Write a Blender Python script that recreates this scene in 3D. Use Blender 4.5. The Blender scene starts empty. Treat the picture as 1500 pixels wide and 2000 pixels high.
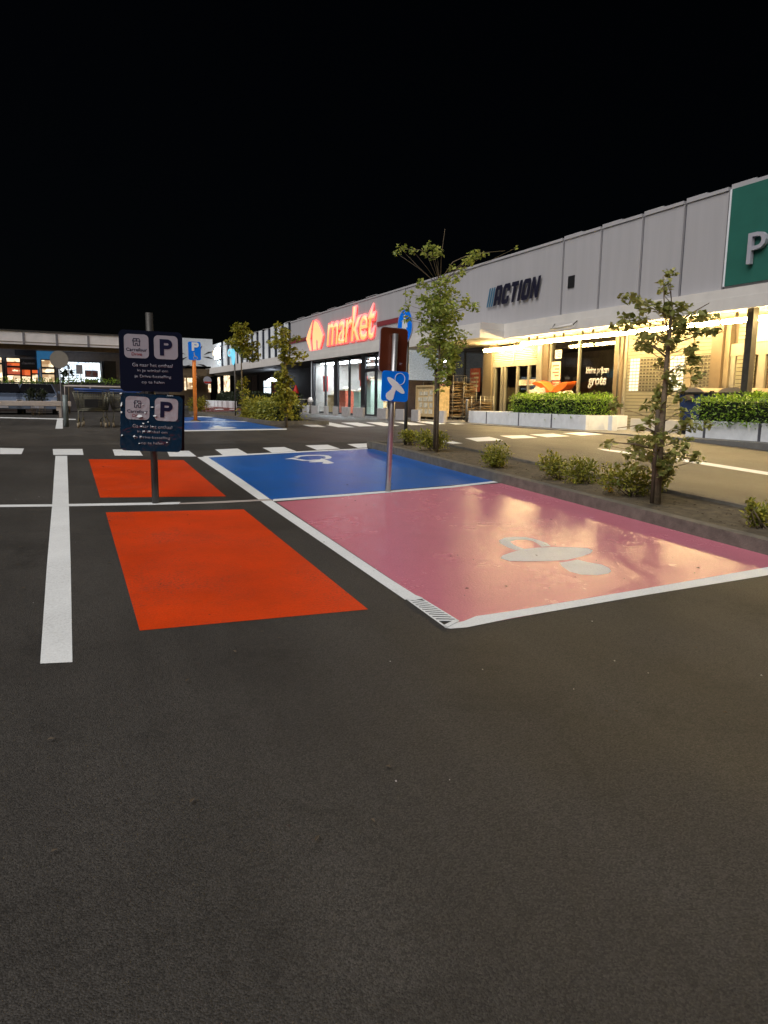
import bpy, bmesh, math, random
import numpy as np
from mathutils import Vector, Matrix
rad = math.radians
random.seed(7)
sc = bpy.context.scene

# ------------------------------------------------------------------ camera
F, ROLL, Y0, CAMZ = 1400.0, 0.015, 781.75, 1.5
PITCH = math.atan((1000 - Y0) / F)
AZ = rad(-24.7548)                      # the shop front runs along +Y, +X points at it
cr, sr, cp, sp = math.cos(ROLL), math.sin(ROLL), math.cos(PITCH), math.sin(PITCH)
ca, sa = math.cos(AZ), math.sin(AZ)
def yaw(x, y, z): return Vector((x * ca - y * sa, x * sa + y * ca, z))
c_right, c_fwd, c_up = yaw(1, 0, 0), yaw(0, cp, -sp), yaw(0, sp, cp)
def ray(px, py):
    x, y = px - 750.0, 1000.0 - py
    return c_right * ((cr * x - sr * y) / F) + c_up * ((sr * x + cr * y) / F) + c_fwd
cam_d = bpy.data.cameras.new('camera'); cam = bpy.data.objects.new('camera', cam_d)
sc.collection.objects.link(cam); sc.camera = cam
cam_d.sensor_fit = 'VERTICAL'; cam_d.sensor_height = 24.0; cam_d.lens = 24.0 * F / 2000.0
cam_d.clip_start = 0.05; cam_d.clip_end = 1000
xr, yr = c_right * cr + c_up * sr, c_up * cr - c_right * sr
m = Matrix((xr, yr, -c_fwd)).transposed().to_4x4(); m.translation = (0, 0, CAMZ)
cam.matrix_world = m

# ------------------------------------------------------------------ night sky, one soft lamp-lot light, exposure
SUN_EL, SUN_ROT = rad(47), rad(-60)
w = bpy.data.worlds.new('World'); sc.world = w; w.use_nodes = True
nt = w.node_tree; bg = nt.nodes['Background']
sky = nt.nodes.new('ShaderNodeTexSky'); sky.sky_type = 'NISHITA'; sky.sun_disc = False
sky.sun_elevation = SUN_EL; sky.sun_rotation = SUN_ROT
nt.links.new(sky.outputs[0], bg.inputs[0]); bg.inputs[1].default_value = 0.0003
sd = bpy.data.lights.new('sun', 'SUN'); sun = bpy.data.objects.new('sun', sd); sc.collection.objects.link(sun)
sd.energy = 2.8; sd.angle = rad(55); sd.color = (1.0, 0.97, 0.94)
to_sun = Vector((math.sin(SUN_ROT) * math.cos(SUN_EL), math.cos(SUN_ROT) * math.cos(SUN_EL) * -1.0, math.sin(SUN_EL)))
sun.rotation_euler = to_sun.to_track_quat('Z', 'Y').to_euler(); sun.location = (-10, 0, 30)
sc.view_settings.view_transform = 'Standard'; sc.view_settings.look = 'None'
sc.view_settings.exposure = 0.0; sc.view_settings.gamma = 1.0
sc.cycles.use_denoising = True; sc.cycles.sample_clamp_indirect = 4.0; sc.cycles.max_bounces = 7
sc.cycles.transparent_max_bounces = 12
sc.cycles.caustics_reflective = False; sc.cycles.caustics_refractive = False

# ------------------------------------------------------------------ terrain: the lot climbs 4 % towards the shops and levels out
KV = [-60] + list(range(-10, 41)) + [60, 100, 220]
def _sl(v):
    t = min(max((v - 11) / 7.0, 0), 1); return 0.042 * (1 - t * t * (3 - 2 * t))
_z = {0: 0.0}
for i in range(0, 40): _z[i + 1] = _z[i] + _sl(i + .5)
for i in range(0, -10, -1): _z[i - 1] = _z[i] - .042
_z[-60] = _z[-10] - 2.1
for i in (60, 100, 220): _z[i] = _z[40]
KZ = [_z[k] for k in KV]
def g(v): return float(np.interp(v, KV, KZ))
FLAT = _z[40]
def ground(px, py, h=0.0):
    d = ray(px, py); a = 0.0; t = 0.0
    while t < 140:
        t += .05
        if CAMZ + d.z * t <= g(d.y * t) + h:
            b = t
            for _ in range(24):
                mm = (a + b) / 2
                if CAMZ + d.z * mm <= g(d.y * mm) + h: b = mm
                else: a = mm
            return Vector((d.x * b, d.y * b, CAMZ + d.z * b))
        a = t
    raise ValueError((px, py))
def atn(px, py, n):
    d = ray(px, py); t = n / d.x; return Vector((n, d.y * t, CAMZ + d.z * t))
def atv(px, py, v):
    d = ray(px, py); t = v / d.y; return Vector((d.x * t, v, CAMZ + d.z * t))
def pxsize(p):                          # metres per photo pixel at p
    return (Vector(p) - Vector((0, 0, CAMZ))).dot(c_fwd) / F

# ------------------------------------------------------------------ materials
def N(t, ty, **kw):
    n = t.nodes.new(ty)
    for k, v in kw.items():
        if k in n.inputs.keys(): n.inputs[k].default_value = v
        else: setattr(n, k, v)
    return n
def mat(name, col, rough=.6, metal=0., var=.12, scale=6., bump=0., bscale=60., emit=None, es=0., coat=0., spec=.5, rvar=0., det=5.):
    m = bpy.data.materials.new(name); m.use_nodes = True; t = m.node_tree; b = t.nodes['Principled BSDF']
    b.inputs['Roughness'].default_value = rough; b.inputs['Metallic'].default_value = metal
    b.inputs['Specular IOR Level'].default_value = spec; b.inputs['Coat Weight'].default_value = coat
    geo = N(t, 'ShaderNodeNewGeometry')
    if var > 0:
        nz = N(t, 'ShaderNodeTexNoise', Scale=scale, Detail=det, Roughness=.6)
        t.links.new(geo.outputs['Position'], nz.inputs['Vector'])
        mp = N(t, 'ShaderNodeMapRange'); mp.inputs[1].default_value = .3; mp.inputs[2].default_value = .7
        mp.inputs[3].default_value = 1 - var; mp.inputs[4].default_value = 1 + var
        t.links.new(nz.outputs['Fac'], mp.inputs[0])
        mx = N(t, 'ShaderNodeVectorMath', operation='SCALE'); mx.inputs[0].default_value = col[:3]
        t.links.new(mp.outputs[0], mx.inputs['Scale']); t.links.new(mx.outputs[0], b.inputs['Base Color'])
        if rvar:
            mr = N(t, 'ShaderNodeMapRange'); mr.inputs[1].default_value = .3; mr.inputs[2].default_value = .7
            mr.inputs[3].default_value = rough - rvar; mr.inputs[4].default_value = rough + rvar
            t.links.new(nz.outputs['Fac'], mr.inputs[0]); t.links.new(mr.outputs[0], b.inputs['Roughness'])
    else: b.inputs['Base Color'].default_value = (*col[:3], 1)
    if bump:
        n2 = N(t, 'ShaderNodeTexNoise', Scale=bscale, Detail=4.)
        t.links.new(geo.outputs['Position'], n2.inputs['Vector'])
        bp = N(t, 'ShaderNodeBump', Strength=bump, Distance=.01)
        t.links.new(n2.outputs['Fac'], bp.inputs['Height']); t.links.new(bp.outputs[0], b.inputs['Normal'])
    if emit:
        b.inputs['Emission Color'].default_value = (*emit, 1); b.inputs['Emission Strength'].default_value = es
    return m
def asphalt(name, col, rough=.62):
    m = bpy.data.materials.new(name); m.use_nodes = True; t = m.node_tree; b = t.nodes['Principled BSDF']
    b.inputs['Specular IOR Level'].default_value = .36
    geo = N(t, 'ShaderNodeNewGeometry'); P = geo.outputs['Position']
    big = N(t, 'ShaderNodeTexNoise', Scale=.55, Detail=6., Roughness=.65); t.links.new(P, big.inputs['Vector'])
    fine = N(t, 'ShaderNodeTexNoise', Scale=150., Detail=5., Roughness=.8); t.links.new(P, fine.inputs['Vector'])
    vor = N(t, 'ShaderNodeTexVoronoi', Scale=175.); t.links.new(P, vor.inputs['Vector'])
    spk = N(t, 'ShaderNodeTexVoronoi', Scale=5.5); t.links.new(P, spk.inputs['Vector'])
    sep = N(t, 'ShaderNodeSeparateColor'); t.links.new(vor.outputs['Color'], sep.inputs[0])
    def mr(s, a, b_, c, d):
        x = N(t, 'ShaderNodeMapRange'); x.inputs[1].default_value = a; x.inputs[2].default_value = b_; x.inputs[3].default_value = c; x.inputs[4].default_value = d
        t.links.new(s, x.inputs[0]); return x.outputs[0]
    def mul(a, b_):
        x = N(t, 'ShaderNodeMath', operation='MULTIPLY'); t.links.new(a, x.inputs[0]); t.links.new(b_, x.inputs[1]); return x.outputs[0]
    f = mul(mr(big.outputs['Fac'], .3, .7, .78, 1.2), mr(fine.outputs['Fac'], .3, .7, .62, 1.38))
    f = mul(f, mr(sep.outputs[0], 0., 1., .6, 1.45))
    f = mul(f, mr(spk.outputs['Distance'], .012, .03, .25, 1.))
    st = N(t, 'ShaderNodeTexNoise', Scale=1.3, Detail=8., Roughness=.75, Distortion=.6); t.links.new(P, st.inputs['Vector'])
    f = mul(f, mr(st.outputs['Fac'], .34, .46, .72, 1.))
    tr = N(t, 'ShaderNodeVectorMath', operation='MULTIPLY'); tr.inputs[1].default_value = (1.6, .12, 1); t.links.new(P, tr.inputs[0])
    tn = N(t, 'ShaderNodeTexNoise', Scale=1.4, Detail=5.); t.links.new(tr.outputs[0], tn.inputs['Vector'])
    f = mul(f, mr(tn.outputs['Fac'], .35, .65, .86, 1.12))
    sc_ = N(t, 'ShaderNodeVectorMath', operation='SCALE'); sc_.inputs[0].default_value = col
    t.links.new(f, sc_.inputs['Scale']); t.links.new(sc_.outputs[0], b.inputs['Base Color'])
    t.links.new(mr(big.outputs['Fac'], .3, .7, rough - .08, rough + .1), b.inputs['Roughness'])
    hh = N(t, 'ShaderNodeMath', operation='ADD'); t.links.new(fine.outputs['Fac'], hh.inputs[0]); t.links.new(mr(vor.outputs['Distance'], 0, .7, 1, 0), hh.inputs[1])
    bp = N(t, 'ShaderNodeBump', Strength=.5, Distance=.004)
    t.links.new(hh.outputs[0], bp.inputs['Height']); t.links.new(bp.outputs[0], b.inputs['Normal'])
    return m
def paint_mat(name, col, rough=.38, bump=.35, wear=.12, spec=.5, worn=.75):
    m = bpy.data.materials.new(name); m.use_nodes = True; t = m.node_tree; b = t.nodes['Principled BSDF']
    geo = N(t, 'ShaderNodeNewGeometry'); P = geo.outputs['Position']
    big = N(t, 'ShaderNodeTexNoise', Scale=1.6, Detail=7., Roughness=.68); t.links.new(P, big.inputs['Vector'])
    fine = N(t, 'ShaderNodeTexNoise', Scale=85., Detail=4., Roughness=.65); t.links.new(P, fine.inputs['Vector'])
    def mr(s, a, b_, c, d):
        x = N(t, 'ShaderNodeMapRange'); x.inputs[1].default_value = a; x.inputs[2].default_value = b_; x.inputs[3].default_value = c; x.inputs[4].default_value = d
        t.links.new(s, x.inputs[0]); return x.outputs[0]
    a = mr(big.outputs['Fac'], .3, .7, 1 - wear, 1 + wear); c = mr(fine.outputs['Fac'], .3, .7, .88, 1.1)
    x = N(t, 'ShaderNodeMath', operation='MULTIPLY'); t.links.new(a, x.inputs[0]); t.links.new(c, x.inputs[1])
    s = N(t, 'ShaderNodeVectorMath', operation='SCALE'); s.inputs[0].default_value = col
    t.links.new(x.outputs[0], s.inputs['Scale'])
    w1 = N(t, 'ShaderNodeTexNoise', Scale=55., Detail=7., Roughness=.7); t.links.new(P, w1.inputs['Vector'])
    w2 = N(t, 'ShaderNodeTexNoise', Scale=1.1, Detail=5., Roughness=.7); t.links.new(P, w2.inputs['Vector'])
    wm = N(t, 'ShaderNodeMath', operation='MULTIPLY'); t.links.new(mr(w1.outputs['Fac'], .50, .64, 0, worn), wm.inputs[0]); t.links.new(mr(w2.outputs['Fac'], .44, .64, .06, 1.), wm.inputs[1])
    mix = N(t, 'ShaderNodeMix', data_type='RGBA'); mix.inputs[7].default_value = (.10, .085, .075, 1)
    t.links.new(wm.outputs[0], mix.inputs[0]); t.links.new(s.outputs[0], mix.inputs[6]); t.links.new(mix.outputs[2], b.inputs['Base Color'])
    t.links.new(mr(big.outputs['Fac'], .3, .7, rough - .02, rough + .04), b.inputs['Roughness'])
    b.inputs['Specular IOR Level'].default_value = spec
    h = N(t, 'ShaderNodeMath', operation='MULTIPLY_ADD'); h.inputs[1].default_value = 1.2
    n3 = N(t, 'ShaderNodeTexNoise', Scale=48., Detail=4.); t.links.new(P, n3.inputs['Vector'])
    t.links.new(n3.outputs['Fac'], h.inputs[0]); t.links.new(fine.outputs['Fac'], h.inputs[2])
    bp = N(t, 'ShaderNodeBump', Strength=bump, Distance=.004)
    t.links.new(h.outputs[0], bp.inputs['Height']); t.links.new(bp.outputs[0], b.inputs['Normal'])
    return m
def leaf_mat(name, col, col2, trans=.35, rough=.45):
    m = bpy.data.materials.new(name); m.use_nodes = True; t = m.node_tree; b = t.nodes['Principled BSDF']
    geo = N(t, 'ShaderNodeNewGeometry')
    r = N(t, 'ShaderNodeValToRGB'); r.color_ramp.elements[0].color = (*col, 1); r.color_ramp.elements[1].color = (*col2, 1)
    t.links.new(geo.outputs['Random Per Island'], r.inputs[0]); t.links.new(r.outputs[0], b.inputs['Base Color'])
    b.inputs['Roughness'].default_value = rough
    tr = N(t, 'ShaderNodeBsdfTranslucent'); t.links.new(r.outputs[0], tr.inputs[0])
    mx = N(t, 'ShaderNodeMixShader'); mx.inputs[0].default_value = trans
    t.links.new(b.outputs[0], mx.inputs[1]); t.links.new(tr.outputs[0], mx.inputs[2])
    t.links.new(mx.outputs[0], t.nodes['Material Output'].inputs[0]); return m
def glass_mat(name, tint=(.9, .93, .93)):
    m = bpy.data.materials.new(name); m.use_nodes = True; t = m.node_tree; t.nodes.remove(t.nodes['Principled BSDF'])
    tr = N(t, 'ShaderNodeBsdfTransparent'); tr.inputs[0].default_value = (*tint, 1)
    gl = N(t, 'ShaderNodeBsdfGlossy', Roughness=.02); geo = N(t, 'ShaderNodeNewGeometry')
    dt = N(t, 'ShaderNodeVectorMath', operation='DOT_PRODUCT'); t.links.new(geo.outputs['Incoming'], dt.inputs[0]); t.links.new(geo.outputs['Normal'], dt.inputs[1])
    def mth(op, a, b_=None):
        x = N(t, 'ShaderNodeMath', operation=op)
        for k, q in enumerate((a, b_)):
            if q is None: continue
            if isinstance(q, (int, float)): x.inputs[k].default_value = q
            else: t.links.new(q, x.inputs[k])
        return x.outputs[0]
    f = mth('ADD', mth('MULTIPLY', mth('POWER', mth('SUBTRACT', 1.0, mth('ABSOLUTE', dt.outputs['Value'])), 5.0), .94), .04)
    mx = N(t, 'ShaderNodeMixShader')
    t.links.new(f, mx.inputs[0]); t.links.new(tr.outputs[0], mx.inputs[1]); t.links.new(gl.outputs[0], mx.inputs[2])
    t.links.new(mx.outputs[0], t.nodes['Material Output'].inputs[0]); return m
def litwin(name, c0, c1, es, scale=2.2):
    m = mat(name, (.4, .35, .3), .6, var=0, emit=c1, es=es); t = m.node_tree; b = t.nodes['Principled BSDF']
    geo = N(t, 'ShaderNodeNewGeometry'); v = N(t, 'ShaderNodeTexVoronoi', Scale=scale); v.feature = 'F1'; v.distance = 'CHEBYCHEV'
    t.links.new(geo.outputs['Position'], v.inputs['Vector']); sep = N(t, 'ShaderNodeSeparateColor'); t.links.new(v.outputs['Color'], sep.inputs[0])
    r = N(t, 'ShaderNodeValToRGB'); r.color_ramp.elements[0].color = (*c0, 1); r.color_ramp.elements[1].color = (*c1, 1); r.color_ramp.elements[0].position = .1; r.color_ramp.elements[1].position = .7
    t.links.new(sep.outputs[0], r.inputs[0]); t.links.new(r.outputs[0], b.inputs['Emission Color']); return m
def emis(name, col, s): return mat(name, (.6, .6, .6), .5, var=0, emit=col, es=s)

M = {}
M['asphalt'] = asphalt('asphalt', (.050, .0455, .0412), .62)
M['road'] = asphalt('pale_road_asphalt', (.068, .061, .054), .55)  # lighter tone than the lot asphalt
M['redlane'] = asphalt('red_asphalt', (.22, .055, .045))
M['white_paint'] = paint_mat('white_road_paint', (.86, .88, .89), .5, .3, .07, .5, .25)
M['red_paint'] = paint_mat('red_road_paint', (.68, .052, .002), .5, .6, .16, .3)
M['blue_paint'] = paint_mat('blue_road_paint', (.008, .125, .50), .3, .3, .15)
M['pink_paint'] = paint_mat('pink_road_paint', (.68, .20, .275), .25, .4, .05, 1., .2)
M['pac_paint'] = paint_mat('worn_symbol_paint', (.66, .67, .70), .36, .4, .08, .5, .3)
M['kerb'] = mat('concrete_kerb', (.13, .118, .10), .8, var=.3, scale=9, bump=.5, bscale=70)
M['soil'] = mat('sandy_soil', (.095, .075, .05), .95, var=.45, scale=9, bump=.5, bscale=110)
M['paving'] = mat('grey_paving', (.17, .165, .155), .7, var=.18, scale=5, bump=.3, bscale=80)
M['panel'] = mat('pale_wall_panel', (.43, .42, .44), .75, var=.05, scale=2.2, bump=.1, bscale=40)
def streaks(m, v):
    t = m.node_tree; nz = [n for n in t.nodes if n.type == 'TEX_NOISE'][0]; geo = [n for n in t.nodes if n.type == 'NEW_GEOMETRY'][0]
    mp = N(t, 'ShaderNodeVectorMath', operation='MULTIPLY'); mp.inputs[1].default_value = v
    t.links.new(geo.outputs['Position'], mp.inputs[0]); t.links.new(mp.outputs[0], nz.inputs['Vector'])
streaks(M['panel'], (1, 1.6, .12))
M['panel_dark'] = mat('panel_joint', (.10, .10, .12), .8)
M['canopy'] = mat('canopy_fascia', (.72, .69, .66), .6, var=.06, scale=1.7)
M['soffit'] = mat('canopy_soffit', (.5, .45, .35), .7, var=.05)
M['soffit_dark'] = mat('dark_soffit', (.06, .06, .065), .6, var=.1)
M['red_band'] = mat('dull_red_band', (.22, .035, .045), .6)
M['tan'] = mat('tan_pillar', (.24, .195, .135), .5, var=.08, scale=3)
M['brown'] = mat('brown_pillar', (.15, .112, .075), .5, var=.1)
M['alu'] = mat('aluminium_frame', (.36, .335, .28), .45, .3, var=.06)
M['darkframe'] = mat('dark_window_frame', (.035, .035, .04), .4, .3, var=.1)
M['glass'] = glass_mat('shop_glass')
M['shutter'] = mat('shutter_slat', (.27, .25, .185), .5, .2, var=.06)
M['slot'] = mat('shutter_slot', (.05, .04, .03), .8)
M['litslot'] = emis('lit_shutter_slot', (.45, .85, .9), .42)
M['interior_dark'] = mat('dark_interior', (.13, .095, .085), .8, var=.3, scale=2)
M['dark_wall'] = mat('dark_shop_wall', (.035, .03, .037), .6, var=.2, scale=2)
M['white'] = mat('white_concrete', (.76, .78, .81), .7, var=.1, scale=4, bump=.15, bscale=50)
M['blockw'] = mat('pale_grey_concrete', (.42, .40, .40), .75, var=.12, scale=6, bump=.2, bscale=60)
M['navy'] = mat('navy_sign_face', (.006, .010, .028), .32, var=.05)
M['signwhite'] = mat('sign_white', (.42, .42, .48), .4, var=.04)
M['retro'] = mat('white_reflective_film', (.85, .87, .9), .35, var=.03)
M['signtext'] = mat('sign_grey_text', (.33, .34, .40), .45, var=.03)
M['signnavy'] = mat('sign_navy_ink', (.010, .014, .05), .4, var=0)
M['signred'] = mat('sign_red_ink', (.30, .05, .06), .4, var=0)
M['galv'] = mat('galvanised_steel', (.42, .41, .42), .38, .85, var=.15, scale=12)
M['darksteel'] = mat('dark_grey_steel', (.09, .085, .08), .45, .5, var=.2)
M['signblue'] = mat('blue_sign_face', (.0, .215, 1.), .45, spec=.3, var=.04)
M['signback'] = mat('brown_sign_back', (.12, .028, .010), .42, .2, var=.15, scale=3)
M['pac'] = mat('pale_pictogram', (.86, 1., 1.), .4, var=.04)
M['orange'] = mat('orange_post_paint', (.9, .26, .03), .45, var=.12)
M['bark'] = mat('tree_bark', (.20, .155, .10), .9, var=.35, scale=25, bump=.8, bscale=60)
M['stake'] = mat('stake_wood', (.10, .075, .05), .9, var=.3, scale=12)
M['leaf'] = leaf_mat('tree_leaf', (.20, .28, .04), (.60, .64, .18), .5)
M['leaf_dark'] = leaf_mat('dark_tree_leaf', (.17, .21, .045), (.56, .56, .20), .5)
M['leaf_y'] = leaf_mat('yellow_green_leaf', (.17, .18, .015), (.48, .42, .05))
M['shrubleaf'] = leaf_mat('shrub_leaf', (.12, .16, .018), (.52, .48, .07), .35)
M['hedgeleaf'] = leaf_mat('hedge_leaf', (.07, .16, .015), (.34, .50, .05), .25, .32)
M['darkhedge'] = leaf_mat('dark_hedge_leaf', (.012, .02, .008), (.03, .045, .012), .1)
M['hedgecore'] = mat('hedge_core', (.012, .02, .006), .95)
M['yellowfl'] = leaf_mat('yellow_leaf', (.55, .30, .01), (.7, .42, .03))
M['tube'] = emis('lit_tube', (1., .71, .30), 130.)
M['tubecap'] = mat('tube_fitting', (.5, .45, .35), .5)
M['neon_y'] = emis('neon_yellow', (1., .32, .015), 1.35)
M['neon_r'] = emis('neon_red', (1., .022, .008), 1.15)
M['neon_p'] = emis('neon_pink', (1., .014, .007), 2.4)
M['letter_navy'] = mat('navy_letter', (.012, .012, .03), .5, var=0)
M['letter_cyan'] = mat('blue_bar', (.05, .16, .26), .5, var=0)
M['green'] = mat('green_panel', (.018, .13, .10), .6, var=.08, scale=2)
M['black'] = mat('black_plastic', (.015, .015, .017), .5, var=.1)
M['bin_blue'] = mat('blue_bin_plastic', (.012, .035, .12), .4, var=.12)
M['bin_lid'] = mat('tan_lit_lid', (.30, .24, .17), .45, var=.12)
M['wood'] = mat('pale_wood', (.55, .40, .20), .7, var=.15, scale=14)
M['card'] = mat('cardboard', (.28, .19, .10), .8, var=.3, scale=11)
M['card2'] = mat('pale_cardboard', (.66, .50, .27), .8, var=.25, scale=9)
M['wire'] = mat('cage_wire', (.4, .38, .33), .4, .7, var=.1)
M['tarp'] = mat('crumpled_tarp', (.52, .42, .30), .6, var=.25, scale=12, bump=1., bscale=12)
M['orangefab'] = mat('orange_fabric', (.78, .15, .02), .5, var=.1)
M['cream'] = mat('cream_wall', (.62, .58, .5), .7, var=.05)
M['floor'] = mat('shop_floor', (.45, .43, .38), .4, var=.05)
M['lamp'] = emis('ceiling_lamp', (.90, .95, 1.), 36.)
M['redban'] = mat('red_banner', (.6, .03, .02), .6)
M['interior_wall'] = mat('shop_interior_wall', (.34, .33, .32), .7, var=.25, scale=1.2)
M['fridge'] = mat('pale_green_fridge', (.5, .65, .58), .4, var=.05)
M['greywall'] = mat('grey_interior', (.28, .28, .29), .7)
M['goods_y'] = emis('glowing_goods', (1., .62, .12), .9)  # packets glow by themselves in place of shop light
M['poster'] = mat('poster_paper', (.7, .64, .5), .6, var=.35, scale=7)
M['posterred'] = mat('poster_red', (.5, .12, .07), .6, var=.35, scale=9)
M['purple'] = mat('pale_blue_brick_glow', (.5, .53, .56), .8, var=.35, scale=18, bump=.8, bscale=30, emit=(.62, .74, .85), es=.32)  # brick has its own glow in place of light falling on it
M['w_orange'] = litwin('lit_orange_window', (.35, .02, .005), (1., .16, .03), 0.8, 1.6)
M['w_cream'] = litwin('lit_cream_window', (.22, .12, .05), (1., .80, .52), 1.8, 3.2)
M['w_white'] = litwin('lit_white_window', (.45, .55, .65), (.85, .95, 1.), 1.9, 4.5)
M['w_blue'] = mat('lit_blue_panel', (.05, .2, .4), .6, var=.1, emit=(.03, .17, .38), es=.45)
M['fasc'] = mat('pale_fascia', (.86, .82, .82), .6, var=.08, scale=2)
M['oldbrown'] = mat('brown_beam', (.16, .11, .06), .7, var=.2)
M['graywall2'] = mat('grey_shop_wall', (.22, .21, .23), .7)
M['brownwall'] = mat('brown_planter_board', (.05, .033, .03), .8, var=.25, scale=3)
M['darkbox'] = mat('dark_planter_board', (.055, .05, .055), .8, var=.25, scale=3)
M['greysteel'] = mat('grey_tube_steel', (.17, .2, .2), .5, .3, var=.15)
M['railw'] = mat('pale_rail', (.46, .40, .37), .6, var=.12)
M['carpaint'] = mat('grey_blue_car_paint', (.20, .25, .36), .22, .3, var=.04, coat=1.)
M['cargl'] = mat('dark_car_glass', (.01, .01, .012), .08, var=0)
M['rubber'] = mat('rubber', (.02, .02, .02), .8)
M['cartwire'] = mat('cart_wire', (.15, .145, .11), .45, .6, var=.15)
M['cartblue'] = mat('blue_cart_plastic', (.02, .07, .28), .4, var=.1)
M['wheel'] = mat('pale_wheel', (.30, .25, .18), .6)
M['cyan'] = mat('cyan_lit_sign', (.2, .5, .6), .4, var=0, emit=(.15, .62, .85), es=.9)
M['flood'] = emis('flood_lamp', (.8, .93, 1.), 28.)
M['lampwhite'] = emis('white_wall_lamp', (.8, .88, 1.), 14.)
M['discback'] = mat('grey_disc_back', (.30, .28, .25), .5, .2, var=.06)
M['ledge'] = mat('white_fin', (.78, .82, .86), .6, var=.06)
M['navydark'] = mat('dark_blue_cladding', (.012, .018, .035), .6)

# ------------------------------------------------------------------ building blocks
ORG = {}
def tag(o, label=None, cat=None, group=None, kind=None):
    if label: o['label'] = label
    if cat: o['category'] = cat
    if group: o['group'] = group
    if kind: o['kind'] = kind
    return o
def thing(name, label, cat, loc, group=None):
    o = bpy.data.objects.new(name, None); sc.collection.objects.link(o); o.location = loc; o.empty_display_size = .1
    ORG[o] = Vector(loc); return tag(o, label, cat, group)
class MB:
    def __init__(s): s.bm = bmesh.new()
    def mark(s, i):                    # everything added since the last mark takes material slot i
        for f in s.bm.faces:
            if not f.tag: f.tag = True; f.material_index = i
        return s
    def poly(s, pts):
        return s.bm.faces.new([s.bm.verts.new(p) for p in pts])
    def box(s, x0, x1, y0, y1, z0, z1):
        if x0 > x1: x0, x1 = x1, x0
        if y0 > y1: y0, y1 = y1, y0
        v = [s.bm.verts.new((x, y, z)) for z in (z0, z1) for y in (y0, y1) for x in (x0, x1)]
        for f in ((0, 2, 3, 1), (4, 5, 7, 6), (0, 1, 5, 4), (2, 6, 7, 3), (0, 4, 6, 2), (1, 3, 7, 5)):
            s.bm.faces.new([v[i] for i in f])
        return s
    def hexa(s, q0, q1):               # loft two quads
        a = [s.bm.verts.new(p) for p in q0]; b = [s.bm.verts.new(p) for p in q1]
        s.bm.faces.new(a[::-1]); s.bm.faces.new(b)
        for i in range(len(a)):
            j = (i + 1) % len(a); s.bm.faces.new((a[i], a[j], b[j], b[i]))
        return s
    def tube(s, pts, r, seg=8, r1=None, cap=True):
        pts = [Vector(p) for p in pts]; n = len(pts); rings = []
        for i, p in enumerate(pts):
            d = (pts[min(i + 1, n - 1)] - pts[max(i - 1, 0)]).normalized()
            a = d.orthogonal().normalized() if abs(d.z) < .99 else Vector((1, 0, 0))
            a = (a - d * a.dot(d)).normalized(); b = d.cross(a)
            rr = r if r1 is None else r + (r1 - r) * i / max(n - 1, 1)
            rings.append([s.bm.verts.new(p + (a * math.cos(t) + b * math.sin(t)) * rr) for t in [2 * math.pi * k / seg for k in range(seg)]])
        for i in range(n - 1):
            for k in range(seg):
                f = s.bm.faces.new((rings[i][k], rings[i][(k + 1) % seg], rings[i + 1][(k + 1) % seg], rings[i + 1][k])); f.smooth = True
        if cap: s.bm.faces.new(rings[0][::-1]); s.bm.faces.new(rings[-1])
        return s
    def lathe(s, c, prof, seg=16):
        rings = [[s.bm.verts.new((c[0] + r * math.cos(2 * math.pi * k / seg), c[1] + r * math.sin(2 * math.pi * k / seg), c[2] + z)) for k in range(seg)] for r, z in prof]
        for i in range(len(prof) - 1):
            for k in range(seg):
                f = s.bm.faces.new((rings[i][k], rings[i][(k + 1) % seg], rings[i + 1][(k + 1) % seg], rings[i + 1][k])); f.smooth = True
        s.bm.faces.new(rings[0][::-1]); s.bm.faces.new(rings[-1]); return s
    def plate(s, pts2, fr, d0, d1):    # 2-D outline on a frame (origin, x, y, normal), extruded from d0 to d1 along the normal
        o, x, y, nn = fr
        return s.hexa([o + x * a + y * b + nn * d0 for a, b in pts2], [o + x * a + y * b + nn * d1 for a, b in pts2])
    def leaf(s, p, d, up, ln, wd, fold=.25):
        side = d.cross(up); 
        if side.length < 1e-4: return
        side.normalize(); up = side.cross(d)
        pt = [p, p + d * ln * .4 + side * wd * .5 + up * fold * wd, p + d * ln, p + d * ln * .4 - side * wd * .5 + up * fold * wd, p + d * ln * .45]
        v = [s.bm.verts.new(q) for q in pt]
        for f in ((0, 1, 4), (1, 2, 4), (2, 3, 4), (3, 0, 4)): s.bm.faces.new([v[i] for i in f])
    def build(s, name, material, parent=None, recalc=True, world=True, bevel=0.):
        if bevel:
            bmesh.ops.bevel(s.bm, geom=s.bm.edges[:], offset=bevel, segments=2, affect='EDGES', profile=.5)
        if recalc: bmesh.ops.recalc_face_normals(s.bm, faces=s.bm.faces[:])
        me = bpy.data.meshes.new(name); o = bpy.data.objects.new(name, me)
        if parent is not None:
            org = ORG[parent]; ORG[o] = org
            if world:
                for v in s.bm.verts: v.co -= org
            o.parent = parent
        else: ORG[o] = Vector((0, 0, 0))
        s.bm.to_mesh(me); s.bm.free(); 
        for q in ((material,) if isinstance(material, str) else material): me.materials.append(M[q])
        sc.collection.objects.link(o)
        return o
def copy_tree(o, parent=None):
    c = o.copy(); sc.collection.objects.link(c)
    if parent is not None: c.parent = parent
    for ch in list(o.children): copy_tree(ch, c)
    return c
def rrect(w_, h_, r, k=5):
    out = []
    for cx, cy, a0 in ((w_ / 2 - r, h_ / 2 - r, 0), (-w_ / 2 + r, h_ / 2 - r, 90), (-w_ / 2 + r, -h_ / 2 + r, 180), (w_ / 2 - r, -h_ / 2 + r, 270)):
        for i in range(k + 1):
            a = rad(a0 + 90 * i / k); out.append((cx + r * math.cos(a), cy + r * math.sin(a)))
    return out
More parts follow.
